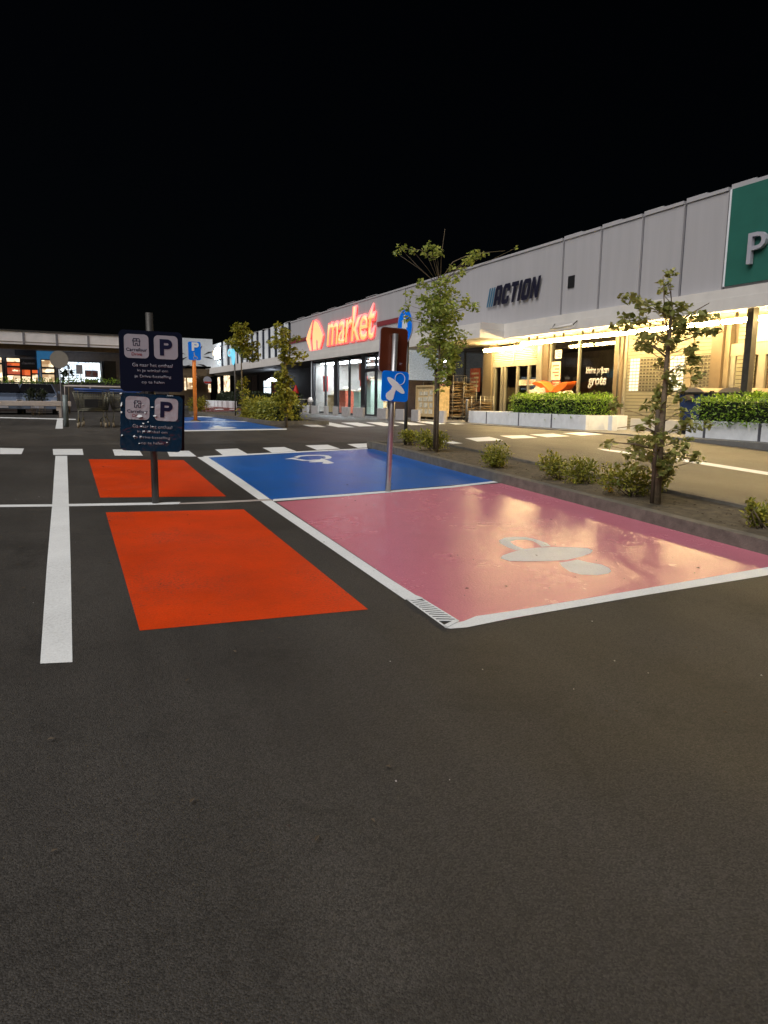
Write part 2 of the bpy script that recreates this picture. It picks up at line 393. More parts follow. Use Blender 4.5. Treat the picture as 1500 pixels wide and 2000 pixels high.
def ell(cx, cy, rx, ry, rot=0, n=28):
    c, s = math.cos(rot), math.sin(rot)
    return [(cx + rx * math.cos(t) * c - ry * math.sin(t) * s, cy + rx * math.cos(t) * s + ry * math.sin(t) * c) for t in [2 * math.pi * k / n for k in range(n)]]
def text_bm(string, x0, x1, y0, y1, fr, d0, d1, bold=0., shear=0., spacing=1., align=None):
    """Lettering fitted to the box x0..x1, y0..y1 of the frame (x only scaled to height when x1 is None)."""
    cu = bpy.data.curves.new('t', 'FONT'); cu.body = string; cu.offset = bold; cu.shear = shear; cu.space_character = spacing; cu.resolution_u = 3
    cu.align_x = 'CENTER'
    ob = bpy.data.objects.new('t', cu); sc.collection.objects.link(ob)
    dg = bpy.context.evaluated_depsgraph_get(); me = bpy.data.meshes.new_from_object(ob.evaluated_get(dg))
    bpy.data.objects.remove(ob); bpy.data.curves.remove(cu)
    co = np.array([v.co[:2] for v in me.vertices]); lo, hi = co.min(0), co.max(0)
    sy = (y1 - y0) / (hi[1] - lo[1]); sx = (x1 - x0) / (hi[0] - lo[0])
    o, X, Y, Nn = fr; b = MB(); b.bm.from_mesh(me); bpy.data.meshes.remove(me)
    bmesh.ops.remove_doubles(b.bm, verts=b.bm.verts[:], dist=1e-5)
    for v in b.bm.verts:
        v.co = o + X * (x0 + (v.co.x - lo[0]) * sx) + Y * (y0 + (v.co.y - lo[1]) * sy) + Nn * d0
    if d1 != d0:
        r = bmesh.ops.extrude_face_region(b.bm, geom=b.bm.faces[:])
        for v in [e for e in r['geom'] if isinstance(e, bmesh.types.BMVert)]: v.co += Nn * (d1 - d0)
    return b
Xv, Yv, Zv = Vector((1, 0, 0)), Vector((0, 1, 0)), Vector((0, 0, 1))
def front(o): return (Vector(o), Xv, Zv, -Yv)        # a face looking back down the lot
def side(o): return (Vector(o), -Yv, Zv, -Xv)        # a face on the shop front, looking at the lot

def paint(name, polys, material, off=.004, mesh_pts=False):
    b = bmesh.new()
    for pl in polys:
        pts = pl if mesh_pts else [ground(*p) for p in pl]
        b.faces.new([b.verts.new((p[0], p[1], 0)) for p in pts])
    bmesh.ops.triangulate(b, faces=b.faces[:])
    ys = [v.co.y for v in b.verts]
    for k in KV:
        if min(ys) < k < max(ys):
            bmesh.ops.bisect_plane(b, geom=b.verts[:] + b.edges[:] + b.faces[:], plane_co=(0, k, 0), plane_no=(0, 1, 0))
    for v in b.verts: v.co.z = g(v.co.y) + off * .35
    bmesh.ops.triangulate(b, faces=b.faces[:])
    for f in b.faces:
        f.normal_update()
        if f.normal.z < 0: f.normal_flip()
    me = bpy.data.meshes.new(name); b.to_mesh(me); b.free(); me.materials.append(M[material])
    o = bpy.data.objects.new(name, me); sc.collection.objects.link(o); o['kind'] = 'structure'
    return o

# ------------------------------------------------------------------ ground
b = bmesh.new(); rows = [[b.verts.new((x, v, z)) for x in (-160, 160)] for v, z in zip(KV, KZ)]
for i in range(len(rows) - 1): b.faces.new((rows[i][0], rows[i][1], rows[i + 1][1], rows[i + 1][0]))
me = bpy.data.meshes.new('ground'); b.to_mesh(me); b.free(); me.materials.append(M['asphalt'])
o = bpy.data.objects.new('ground', me); sc.collection.objects.link(o); o['kind'] = 'structure'

# ------------------------------------------------------------------ road markings
KN = 5.75                                                   # kerb face of the near island
def kx(v): return (KN, v)
paint('red_bay_marking', [[(206.5, 1001), (476, 995), (719, 1190.4), (273, 1232)]], 'red_paint')
paint('red_bay_marking', [[(173, 897), (358.5, 898.7), (441.6, 969.6), (195.7, 972)]], 'red_paint')
pa, pb = ground(405, 893), ground(718, 877)
pc = ground(980, 941); pd = ground(530, 976)
paint('blue_bay_marking', [[(pa.x, pa.y), (KN, pb.y), (KN, pc.y + .02), (pd.x, pd.y)]], 'blue_paint', mesh_pts=True)
pe, pf = ground(540, 981), ground(905, 1226); ph = ground(1500, 1116)
slope_ = (ph.y - pf.y) / (ph.x - pf.x)
paint('pink_bay_marking', [[(pe.x, pe.y), (KN, pc.y - .12), (KN, pf.y + slope_ * (KN - pf.x)), (pf.x, pf.y)]], 'pink_paint', mesh_pts=True)
def strip(x0, x1, v0, v1): return [(x0, v0), (x1, v0), (x1, v1), (x0, v1)]
paint('road', [strip(7.33, 15.0, -8, 46), strip(-14, 7.33, 14.6, 23.6)], 'road', .002, mesh_pts=True)
# white lines
L = .008
paint('bay_line', [[(108.3, 890.5), (131.2, 890.5), (134.5, 985), (138, 1100), (141.5, 1294), (78.5, 1297), (92, 1100), (102, 985)]], 'white_paint', L)
wa = [(385, 893.3), (405, 892.5), (470, 935), (533, 979), (640, 1050), (760, 1130), (812, 1163), (826, 1168), (791, 1172), (740, 1137), (640, 1068), (515, 983), (440, 930)]
paint('bay_line', [wa], 'white_paint', L)
fl = [(868, 1227), (880, 1228.5), (912, 1226), (1000, 1208), (1260, 1163), (1500, 1124)]
fu = [(1500, 1108), (1260, 1150), (1000, 1194), (930, 1204), (905, 1214), (895, 1216)]
xx = ground(1500, 1116)
paint('bay_line', [fl + fu], 'white_paint', L)
e1, e2 = ground(1499, 1108.2), ground(1499, 1124.2); dv = slope_
paint('bay_line', [[(e1.x, e1.y), (e2.x, e2.y), (KN, e2.y + dv * (KN - e2.x)), (KN, e1.y + dv * (KN - e1.x))]], 'white_paint', .009, mesh_pts=True)
paint('bay_line', [[(0, 986.5), (100, 985.5), (300, 982), (352, 981), (352, 985), (300, 986.5), (100, 990), (0, 991)]], 'white_paint', .011)
paint('bay_line', [[(533, 975.5), (660, 966.5), (757, 959), (880, 949.5), (972, 939), (972, 942.5), (880, 953), (757, 962.5), (660, 970.5), (533, 979.5)]], 'white_paint', .009)
paint('bay_line', [[(395, 891.5), (455, 888), (560, 883), (718, 875.5), (718, 877.2), (560, 885.3), (455, 891), (405, 894)]], 'white_paint', .010)
DASH = [[(0, 875), (47, 876), (42, 887), (0, 887)], [(103, 877), (161, 877), (163, 888.5), (104, 888.5)], [(220, 878), (271, 878), (279, 890), (224, 890)],
        [(326, 881), (369, 880.5), (384, 891.7), (331, 891.7)], [(420, 878), (464, 876), (484, 887), (435, 889)], [(513, 874.7), (555, 873), (579, 881.5), (531, 884)],
        [(596, 870), (640, 868.6), (664, 876.4), (619, 879)], [(678, 867.6), (716, 866), (717, 874.2), (699, 875)]]
for d in DASH: paint('dash_marking', [d], 'white_paint')
RD = [[(908, 856), (956, 853.2), (983, 860), (932, 862.4)], [(976, 851), (1024, 850), (1050, 855), (1000, 856.6)], [(1034, 848.8), (1080, 846.8), (1113, 852), (1068, 854)],
      [(1099, 846), (1140, 844), (1178, 848.5), (1136, 851)], [(828, 862.5), (876, 860.5), (904, 866), (853, 868.4)], [(762, 866), (800, 863.6), (828, 869), (790, 871)]]
for d in RD: paint('dash_marking', [d], 'white_paint')
paint('road_line', [[(1166, 876), (1180, 877), (1300, 891), (1500, 922), (1500, 928), (1300, 896), (1180, 880)]], 'white_paint')
ZB = [[(575, 826), (600, 824.5), (637, 834), (608, 834)], [(614, 825.4), (646, 825.4), (693, 834.6), (661, 834.6)], [(666, 825.4), (698, 825.2), (733.5, 832.2), (702, 833)],
      [(714.5, 824.7), (745, 824.7), (780.5, 831.7), (749, 832.2)], [(768, 824), (795.6, 824), (833.6, 829.7), (803, 830.5)], [(812, 823.4), (838.7, 822.9), (871.6, 828), (846, 829)], [(858, 822.8), (884, 823), (912, 828), (890, 829)]]
for d in ZB: paint('crossing_stripe', [d], 'white_paint')
# dirty tar joint across the bays
paint('tar_joint', [[(350, 983), (420, 980), (528, 975), (532, 978), (420, 983.5), (350, 985.5)]], 'railw', .012)
# far blue bays, lane line, red cycle lane
paint('blue_bay_marking', [[(300, 816), (362, 815), (431, 814.6), (560, 838), (300, 842)]], 'blue_paint')
paint('bay_line', [[(300, 841), (560, 837.2), (560, 839.4), (300, 843.6)]], 'white_paint', L)
paint('bay_line', [[(300, 824), (484, 822.8), (485, 823.8), (300, 825)]], 'white_paint', L)
paint('bay_line', [[(372, 812.4), (398, 813.2), (416, 814.2), (430, 812.2), (431, 813.6), (412, 815.4), (384, 814.6)]], 'white_paint', L)
paint('red_lane', [[(395, 792), (470, 793), (480, 801), (395, 806)]], 'redlane')
paint('dash_marking', [[(398, 794.2), (412, 794.6), (418, 796), (402, 795.6)]], 'white_paint', L)
paint('dash_marking', [[(418, 799), (434, 798.6), (438, 800), (422, 800.4)]], 'white_paint', L)
paint('dash_marking', [[(447, 799), (457, 798.8), (460, 800), (450, 800.2)]], 'white_paint', L)
paint('bay_line', [[(0, 814.8), (125, 817.8), (148, 818.4), (148, 820.2), (125, 819.6), (0, 816.6)]], 'white_paint', L)
paint('bay_line', [[(112, 817), (122.5, 817), (122.7, 837.5), (108, 837.5)]], 'white_paint', .009)
# wheelchair symbols and dummy symbol painted on the bays
paint('wheelchair_marking', [[(555.5, 897), (572, 894.2), (583, 896.8), (600, 899), (625, 897.6), (627, 895.8), (632, 896.2), (653, 904.6), (640, 906.2), (629, 905.6), (632, 902.6), (604, 903.4), (604, 901.8), (618, 900.4), (590, 900.2), (571, 896.9)],
      [(573, 893.4), (583, 890), (600, 888.8), (625, 888.8), (642, 890), (648, 893), (646, 895.4), (638, 896.8), (632.5, 895.6), (637, 893.6), (634, 891.4), (622, 890.4), (600, 890.8), (588, 892), (581, 894.6)]], 'white_paint', .0085)
paint('wheelchair_marking', [[(404, 836.4), (420, 834.6), (414, 832), (426, 831.6), (434, 833.8), (452, 834.6), (464, 835.6), (452, 837), (430, 838), (414, 837.6)]], 'white_paint', .0085)
def oval_px(cx, cy, pts): return pts
DISC = [(977, 1091), (982, 1085), (1000, 1079), (1020, 1073), (1050, 1070), (1080, 1068.8), (1120, 1069.4), (1148, 1071), (1158, 1075.5), (1154, 1081), (1135, 1088), (1108, 1094), (1075, 1096.4), (1030, 1097), (995, 1096.4)]
TEAT = [(1092, 1099.4), (1108, 1097.2), (1128, 1093.6), (1150, 1099), (1175, 1103), (1190, 1110), (1194, 1116), (1188, 1121), (1165, 1124), (1135, 1123), (1112, 1117), (1098, 1107)]
RING = [(974, 1056.5), (986, 1050.5), (1005, 1049), (1025, 1049.5), (1040, 1052), (1055, 1056.5), (1068, 1061), (1076, 1067.5), (1058, 1068.6), (1050, 1062.5), (1040, 1057), (1026, 1054.6), (1008, 1055), (996, 1058.5), (1006, 1066), (1024, 1072.6), (1008, 1075.4), (992, 1070), (977, 1062)]
for pl in (DISC, TEAT, RING): paint('dummy_marking', [pl], 'pac_paint' if 'pac_paint' in M else 'white_paint', .0085)

# drain grate set in the white line corner
gq = [ground(793, 1171.5), ground(822, 1168.5), ground(897, 1214.5), ground(871, 1228)]
zc = g(gq[0].y)
t = thing('drain_grate', 'slotted drain grate painted white at the corner of the pink bay', 'drain', (gq[0].x, gq[0].y, zc))
def gl(u, v, h):
    a = gq[0].lerp(gq[3], v); c = gq[1].lerp(gq[2], v); p = a.lerp(c, u); return Vector((p.x, p.y, g(p.y) + h))
mb = MB(); mb.poly([gl(0, 0, .0042), gl(1, 0, .0042), gl(1, 1, .0042), gl(0, 1, .0042)]); mb.build('slot', 'black', t)
mb = MB()
for k in range(11):
    v0 = -.02 + k * .085; h = .0072
    a, c, d, e = (0.06, v0), (.95, v0 + .2), (.95, v0 + .238), (.06, v0 + .038)
    if v0 + .24 > 1: continue
    mb.hexa([gl(*q, 0.0044) for q in (a, c, d, e)], [gl(*q, h) for q in (a, c, d, e)])
for (u0, u1, v0, v1) in ((0, .09, 0, 1), (.93, 1, 0, .98), (0, 1, 0, .06), (0, 1, .93, 1)):
    mb.hexa([gl(u0, v0, .0045), gl(u1, v0, .0045), gl(u1, v1, .0045), gl(u0, v1, .0045)], [gl(u0, v0, .0078), gl(u1, v0, .0078), gl(u1, v1, .0078), gl(u0, v1, .0078)])
mb.build('grate_bars', 'white_paint', t)

# small litter on the asphalt
mb = MB()
for k in range(150):
    x, y = random.uniform(-3, 5), random.uniform(1.6, 13)
    s_ = random.uniform(.006, .018); a = random.uniform(0, 6.28); p = Vector((x, y, g(y) + .012))
    d = Vector((math.cos(a), math.sin(a), random.uniform(0, .2))); mb.leaf(p, d, Zv, s_ * 2, s_, .3)
for k in range(420):
    x, y = random.uniform(5.95, 7.1), random.uniform(2, 13); p = Vector((x, y, g(y) + .105)); a = random.uniform(0, 6.28)
    mb.leaf(p, Vector((math.cos(a), math.sin(a), random.uniform(0, .3))), Zv, random.uniform(.02, .05), random.uniform(.01, .025), .3)
for (px, py) in ((362, 1336), (1268, 1237), (615, 1650), (370, 1575), (618, 907)):
    p = ground(px, py); mb.leaf(p + Zv * .012, Vector((.7, .7, .1)), Zv, .035, .014, .3)
mb.mark(0)
for k in range(60):
    x, y = random.uniform(-2.5, 4.5), random.uniform(1.5, 9); p = Vector((x, y, g(y) + .006)); r_ = random.uniform(.002, .005)
    mb.hexa([p + Vector((r_ * math.cos(t_), r_ * 1.4 * math.sin(t_), 0)) for t_ in (0, 1.2, 2.6, 3.9, 5.1)], [p + Vector((.6 * r_ * math.cos(t_), .8 * r_ * math.sin(t_), r_)) for t_ in (0, 1.2, 2.6, 3.9, 5.1)])
mb.mark(1)
tag(mb.build('leaf_litter', ('stake', 'blockw'), None, False), 'tiny twigs and dead leaves lying on the dark asphalt', 'litter', kind='stuff')

# ------------------------------------------------------------------ kerbed islands
def island(kn0, kn1, v0, v1, h=.13, kw=.14, cut=.4):
    ys = sorted({v0, v1} | {k for k in KV if v0 < k < v1})
    def ring(a, c, z0f, z1f, nm, mt):
        mb = MB()
        for i in range(len(ys) - 1):
            ya, yb = ys[i], ys[i + 1]
            q = lambda zf: [Vector((a, ya, g(ya) + zf)), Vector((c, ya, g(ya) + zf)), Vector((c, yb, g(yb) + zf)), Vector((a, yb, g(yb) + zf))]
            mb.hexa(q(z0f), q(z1f))
        mb.bm.faces.ensure_lookup_table(); o = mb.build(nm, mt); o['kind'] = 'structure'; return o
    ring(kn0, kn0 + kw, -.05, h, 'kerb', 'kerb'); ring(kn1 - kw, kn1, -.05, h, 'kerb', 'kerb')
    ring(kn0 + kw, kn1 - kw, -.05, h - .035, 'soil_bed', 'soil')
    mb = MB(); mb.hexa([Vector((x, y, g(y) - .05)) for x, y in ((kn0, v1 + .002), (kn1, v1 + .002), (kn1, v1 + kw), (kn0, v1 + kw))],
                       [Vector((x, y, g(y) + h)) for x, y in ((kn0, v1 + .002), (kn1, v1 + .002), (kn1, v1 + kw), (kn0, v1 + kw))])
    mb.build('kerb', 'kerb')['kind'] = 'structure'
    mb = MB(); mb.hexa([Vector((x, y, g(y) - .05)) for x, y in ((kn0, v0 - kw), (kn1, v0 - kw), (kn1, v0 - .002), (kn0, v0 - .002))],
                       [Vector((x, y, g(y) + h)) for x, y in ((kn0, v0 - kw), (kn1, v0 - kw), (kn1, v0 - .002), (kn0, v0 - .002))])
    mb.build('kerb', 'kerb')['kind'] = 'structure'
island(KN, 7.3, -6, 13.2)
island(6.75, 8.9, 24.2, 40)
# paved apron in front of the shops
mb = MB(); mb.box(15.0, 26, 6, 100, FLAT - .3, FLAT + .03); o = mb.build('pavement', 'paving'); o['kind'] = 'structure'

# ------------------------------------------------------------------ the long shop building
BZ, CB, CM, CT, RF = FLAT + .03, 4.0, 4.31, 4.57, 7.24
bld = thing('shop_building', 'long low shop building with pale panelled upper wall and lit canopy', 'building', (16.7, 30, FLAT))
mb = MB(); mb.box(16.78, 26, 5, 84, CB + .16, RF - .12); mb.build('upper_wall', 'panel_dark', bld)
mb = MB(); mb.box(16.765, 16.779, 53.6, 83.95, CT + .02, RF - .13); mb.build('dark_cladding', 'navydark', bld)
mb = MB()
J = [5.0, 6.6, 8.2, 9.8, 11.4, 12.95, 14.5, 16.0, 17.62, 19.46, 21.4, 34.0]
for i in range(len(J) - 1): mb.box(16.70, 16.775, J[i] + .05, J[i + 1] - .05, CB + .17, RF - .1)
mb.box(16.69, 16.775, 34.02, 53.5, CB + .17, RF - .1)
mb.build('wall_panel', 'panel', bld)
mb = MB()
for k in range(11):
    a = 54.3 + k * 1.9; mb.box(16.715, 16.76, a, a + 1.05, CB + .17, RF + .05)
mb.box(16.70, 16.76, 75.6, 77.2, CB + .17, RF + .1); mb.box(16.70, 16.76, 78.4, 83.9, CB + .17, RF + .1)
mb.build('white_fin', 'ledge', bld)
mb = MB()
for i in range(len(J) - 2):
    mm = (J[i] + J[i + 1]) / 2
    mb.box(16.66, 26, J[i] + .05, mm, RF - .09, RF + .0); mb.box(16.66, 26, mm + .003, J[i + 1] - .05, RF - .09, RF + .035)
mb.box(16.66, 26, 21.45, 53.5, RF - .09, RF)
mb.build('roof_cap', 'panel', bld)
mb = MB()
for k in range(9): mb.box(16.64, 26, 53.6 + k * 3.2 - 16, 53.6 + k * 3.2 - 14.6, RF + .037, RF + .06)
mb.build('roof_edge_blocks', 'panel', bld)
mb = MB(); mb.box(16.64, 16.7, 34.4, 37.4, 5.53, 5.78); mb.build('red_band', 'red_band', bld)
mb = MB(); mb.box(16.64, 16.69, 49.6, 54, 5.6, 5.85); mb.build('red_band', 'red_band', bld)
p0, p1 = atn(1110.5, 540, 16.69), atn(1121.5, 561, 16.69)
mb = MB(); mb.box(16.672, 16.698, p1.y, p0.y, p1.z, p0.z); mb.build('wall_vent', 'black', bld)
# canopy: nearer part in front of the shops on the right, deeper part on the left
mb = MB()
mb.box(16.5, 16.76, 4, 24.64, CM + .006, CT); mb.box(16.48, 16.62, 4, 24.62, CB, CM)
mb.box(15.4, 16.76, 24.643, 84, CM + .006, CT); mb.box(15.37, 15.52, 24.63, 84, CB - .02, CM); mb.box(15.523, 16.48, 24.63, 24.76, CB - .02, CM)
mb.build('canopy', 'canopy', bld)
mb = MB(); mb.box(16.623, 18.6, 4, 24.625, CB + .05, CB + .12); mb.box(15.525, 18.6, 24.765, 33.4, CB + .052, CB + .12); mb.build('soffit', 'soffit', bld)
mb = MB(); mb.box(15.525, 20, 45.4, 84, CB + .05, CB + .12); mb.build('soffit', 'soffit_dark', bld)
mb = MB(); mb.tube([(15.33, 27.4, 3.75), (15.33, 27.4, 4.38)], .05, 6); mb.build('downpipe', 'darksteel', bld)
# shop fronts at x = 18.5
SF = 18.5
def sf(px): return atn(px, 700, SF).y
def pillar(pa_, pb_, mt, x0=SF - .12, z1=CB + .05):
    mb = MB(); mb.box(x0, SF + .25, sf(pa_), sf(pb_), BZ, z1); mb.build('pillar', mt, bld)
pillar(948, 965, 'tan'); pillar(1055.5, 1064, 'alu', SF - .16); pillar(1064.5, 1075, 'brown'); pillar(1205, 1221, 'brown'); pillar(1221.3, 1226.5, 'alu', SF - .05)
pillar(1344.3, 1354.7, 'tan', SF - .06); pillar(1397, 1418, 'brown', SF - .2); pillar(1418.5, 1428, 'tan', SF - .1)
mb = MB(); mb.tube([(SF - .1, sf(1214), BZ), (SF - .1, sf(1214), CB)], .05, 8); mb.build('downpipe', 'darksteel', bld)
def shop_window(pa_, pb_, mull, frame, z0=BZ + .12, z1=3.92, x=SF, glass=True):
    ya, yb = sorted((sf(pa_), sf(pb_)))
    mb = MB()
    for (a, c, e, f) in ((ya, yb, z0 - .1, z0), (ya, yb, z1, z1 + .12), (ya, ya + .07, z0 + .002, z1 - .002), (yb - .07, yb, z0 + .002, z1 - .002)): mb.box(x - .05, x + .06, a, c, e, f)
    for pm in mull:
        ym = sf(pm); mb.box(x - .045, x + .055, ym - .045, ym + .045, z0 + .003, z1 - .003)
    fr = mb.build('shop_window', frame, bld)
    mb = MB(); mb.box(x, x + .012, ya + .071, yb - .071, z0 + .001, z1 - .001); mb.build('glass_pane', 'glass', fr)
    return fr
shop_window(886, 947.5, [908], 'darkframe'); shop_window(1075.5, 1204.5, [1132], 'alu')
# automatic door with louvre above
ya, yb = sf(1055), sf(965.5)
mb = MB(); mb.box(SF - .06, SF + .06, ya, yb, 3.05, 3.28)
for pm, hw in ((968, .06), (983, .07), (989, .05), (1013, .06), (1035, .06), (1052, .06)): mb.box(SF - .055, SF + .055, sf(pm) - hw, sf(pm) + hw, BZ, 3.048)
d = mb.build('entrance_door', 'alu', bld)
mb = MB(); mb.box(SF, SF + .012, ya + .02, yb - .02, BZ + .05, 3.04); mb.build('glass_pane', 'glass', d)
mb = MB()
for k in range(9):
    z = 3.30 + k * .075; mb.hexa([(SF - .05, ya, z), (SF - .05, yb, z), (SF + .02, yb, z + .05), (SF + .02, ya, z + .05)], [(SF - .05, ya, z + .015), (SF - .05, yb, z + .015), (SF + .02, yb, z + .065), (SF + .02, ya, z + .065)])
mb.build('louvre', 'soffit', d)
mb = MB(); y_ = sf(1013); mb.tube([(SF - .25, y_, CB), (SF - .25, y_, 3.2), (SF - .4, y_, 3.12)], .035, 6); mb.build('door_camera', 'tubecap', bld)
# dark shop interior behind the glass
mb = MB(); mb.box(SF + .3, 23.5, sf(1204) - .1, 33.3, BZ - .02, BZ + .01); mb.box(23.4, 23.5, sf(1204) - .1, 33.3, BZ + .012, 4); mb.box(SF + .3, 23.39, sf(1204) - .15, sf(1204) - .05, BZ + .012, 4)
mb.box(SF + .3, 23.39, 33.2, 33.3, BZ + .012, 4); mb.box(SF + .3, 23.39, sf(1204), 33.19, 3.95, 4.02)
mb.build('interior', 'interior_dark', bld)
# roller shutters
def shutter(pa_, pb_, lit):
    ya, yb = sorted((sf(pa_), sf(pb_))); mb = MB(); k = 0; z = BZ + .02
    while z < 3.95:
        mb.box(SF - .02, SF + .02, ya, yb, z, z + .098); z += .115; k += 1
    mb.mark(0); mb.box(SF - .002, SF + .015, ya, yb, BZ, 3.96); mb.mark(1)
    z0 = 1.95; nc = int((yb - ya - .2) / .15); sel = []
    for c in range(nc):
        y0 = ya + .12 + c * .15
        for r in range(10):
            zz = z0 + r * .113
            sel.append((any(a <= (y0 - ya) / (yb - ya) <= e for a, e in lit), y0, zz))
    for q, i_ in ((False, 1), (True, 2)):
        for l_, y0, zz in sel:
            if l_ == q: mb.box(SF - .034, SF - .007, y0, y0 + (.12 if q else .10), zz, zz + (.09 if q else .055))
        mb.mark(i_)
    mb.build('roller_shutter', ('shutter', 'slot', 'litslot'), bld)
shutter(1227, 1344, [(0.02, .26), (.74, .92)]); shutter(1355, 1396.7, [])
shutter(1440, 1456, []); shutter(1458, 1476, [])
# recessed door beyond the third pillar
mb = MB(); mb.box(SF - .05, SF + .05, sf(1500) - 2.6, sf(1428.5), 2.95, 3.3)
for pm, hw in ((1434, .08), (1458, .07), (1490, .12)): mb.box(SF - .045, SF + .045, sf(pm) - hw, sf(pm) + hw, BZ, 2.948)
mb.build('entrance_door', 'alu', bld)
mb = MB(); mb.box(SF + .08, SF + .12, sf(1500) - 4, sf(1428.5), BZ, CB + .05); mb.build('back_wall', 'brown', bld)
mb = MB(); mb.box(SF - .1, SF - .06, sf(1500) - 2.6, sf(1478), 3.31, 3.9); mb.build('light_panel', 'cream', bld)
# column at the canopy edge
c = atn(1463, 700, 16.9)
mb = MB(); mb.box(16.8, 17.0, c.y - .1, c.y + .1, BZ - .02, CB + .05); mb.build('canopy_column', 'darksteel', bld)

# ---- supermarket front at x = 15.6
CW = 15.6
def cw(px): return atn(px, 700, CW).y
yl, yrr = cw(611), 33.5
mb = MB()
for pm, hw in ((612.5, .12), (636, .04), (657.5, .3), (683, .04), (711, .28), (735, .06), (762, .08)): mb.box(CW - .06, CW + .07, cw(pm) - hw, cw(pm) + hw, BZ, CB - .03)
mb.box(CW - .05, CW + .06, yrr, yl, CB - .1, CB - .035); mb.box(CW - .05, CW + .06, yrr, yl, BZ, BZ + .1)
mb.box(CW - .05, CW + .06, yrr, cw(713), 3.0, 3.16)
fr = mb.build('supermarket_window', 'darkframe', bld)
mb = MB(); mb.box(CW, CW + .012, yrr, yl, BZ + .1, CB - .1); mb.build('glass_pane', 'glass', fr)
mb = MB(); mb.box(CW - .09, CW - .065, cw(611) + .0, cw(611) + .1, BZ, CB - .03); mb.build('light_trim', 'ledge', bld)
mb = MB(); mb.box(CW + .15, 22.6, 33.65, 45.2, BZ, BZ + .02); mb.build('shop_floor', 'floor', bld)
mb = MB(); mb.box(CW + .15, 22.6, 33.65, 45.2, 3.78, 3.84); mb.build('shop_ceiling', 'greywall', bld)
mb = MB(); mb.box(22.6, 22.7, 33.65, 45.2, BZ + .021, 3.779); mb.box(CW + .15, 22.599, 45.1, 45.2, BZ + .021, 3.779); mb.build('inner_wall', 'interior_wall', bld)
mb = MB(); mb.box(CW + .06, 19.5, 45.25, 45.35, BZ, CB + .04); mb.box(19.4, 19.5, 45.36, 84, BZ, CB + .04); mb.build('dark_front', 'dark_wall', bld)
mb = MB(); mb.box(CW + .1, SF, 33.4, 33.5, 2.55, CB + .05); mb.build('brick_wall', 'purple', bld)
mb = MB(); mb.box(CW + .1, SF, 33.4, 33.5, BZ, 2.547); mb.build('dark_lower_wall', 'interior_dark', bld)
for (x, y, lx, ly) in ((16.5, 43.6, 1.0, 2.4), (16.6, 40.6, .9, 2.6), (19, 43.0, .5, 2.2), (19, 39.5, .5, 2.2), (16.6, 36.2, .9, 2.0), (20.6, 36, .5, 2.2), (18, 34.6, .6, 1.2)):
    t = thing('ceiling_light', 'cold white ceiling light panel inside the lit supermarket', 'ceiling light', (x, y, 3.77), 'ceiling lights in the supermarket')
    mb = MB(); mb.box(x - lx / 2, x + lx / 2, y - ly / 2, y + ly / 2, 3.74, 3.775); mb.build('diffuser', 'lamp', t)
    mb = MB(); mb.box(x - lx / 2 - .04, x + lx / 2 + .04, y - ly / 2 - .04, y + ly / 2 + .04, 3.776, 3.779); mb.build('frame', 'alu', t)
def inside(name, label, cat, x0, x1, y0, y1, z0, z1, mt, extra=None):
    t = thing(name, label, cat, ((x0 + x1) / 2, (y0 + y1) / 2, z0))
    mb = MB(); mb.box(x0, x1, y0, y1, z0, z1); mb.build('body', mt, t, bevel=.03)
    if extra: extra(t, x0, x1, y0, y1, z0, z1)
    return t
B1 = BZ + .021
def shelf_x(cols):  # glowing row materials put the shop light into the packets
    def f(t, x0, x1, y0, y1, z0, z1):
        n = 4
        for k in range(n):
            mb = MB(); z = z0 + .1 + k * (z1 - z0 - .1) / n; y = y0 + .04
            while y < y1 - .15:
                w_ = random.uniform(.12, .25); mb.box(x0 - .16, x0 - .02, y, y + w_, z + .02, z + random.uniform(.18, .34)); y += w_ + .02
            mb.box(x0 - .2, x0 - .001, y0, y1, z - .03, z + .018); mb.build('goods_row', cols[k % len(cols)], t)
    return f
def counter_x(t, x0, x1, y0, y1, z0, z1):
    mb = MB(); mb.box(x0 - .05, x1 + .05, y0 - .05, y1 + .05, z1 + .001, z1 + .06)
    for k in range(6):
        a = y0 + .1 + k * (y1 - y0 - .2) / 6; mb.lathe(((x0 + x1) / 2, a + .1, z1 + .06), [(.07, 0), (.1, .06), (.06, .15), (.02, .17)], 8)
    mb.build('produce', 'poster', t)
inside('checkout_counter', 'wooden checkout counter behind the far left supermarket window', 'counter', 16.3, 17.1, 42.9, 44.4, B1, 1.75, 'wood', counter_x)
inside('promotion_box', 'red and white promotion box standing beside the checkout counter', 'display', 16.4, 17.0, 41.5, 42.6, B1, 2.05, 'posterred', counter_x)
inside('display_fridge', 'pale green upright fridge near the middle supermarket window', 'fridge', 16.5, 17.2, 39.6, 40.4, B1, 1.95, 'fridge', counter_x)
inside('display_fridge', 'wide pale fridge beside the supermarket entrance', 'fridge', 16.4, 17.2, 37.6, 38.6, B1, 2.6, 'fridge', counter_x)
inside('product_shelf', 'tall product shelf along the back of the supermarket left', 'shelf', 21.0, 21.5, 40.6, 44.8, B1, 2.7, 'greywall', shelf_x(['posterred', 'poster', 'card2', 'goods_y']))
inside('product_shelf', 'tall product shelf at the back behind the entrance door', 'shelf', 20.0, 20.5, 34.2, 39.4, B1, 2.7, 'greywall', shelf_x(['goods_y', 'card2', 'goods_y', 'posterred']))
inside('goods_rack', 'bright yellow goods rack just inside the supermarket door', 'rack', 17.3, 17.8, 34.6, 36.2, B1, 2.9, 'greywall', shelf_x(['goods_y', 'goods_y', 'w_cream', 'goods_y']))
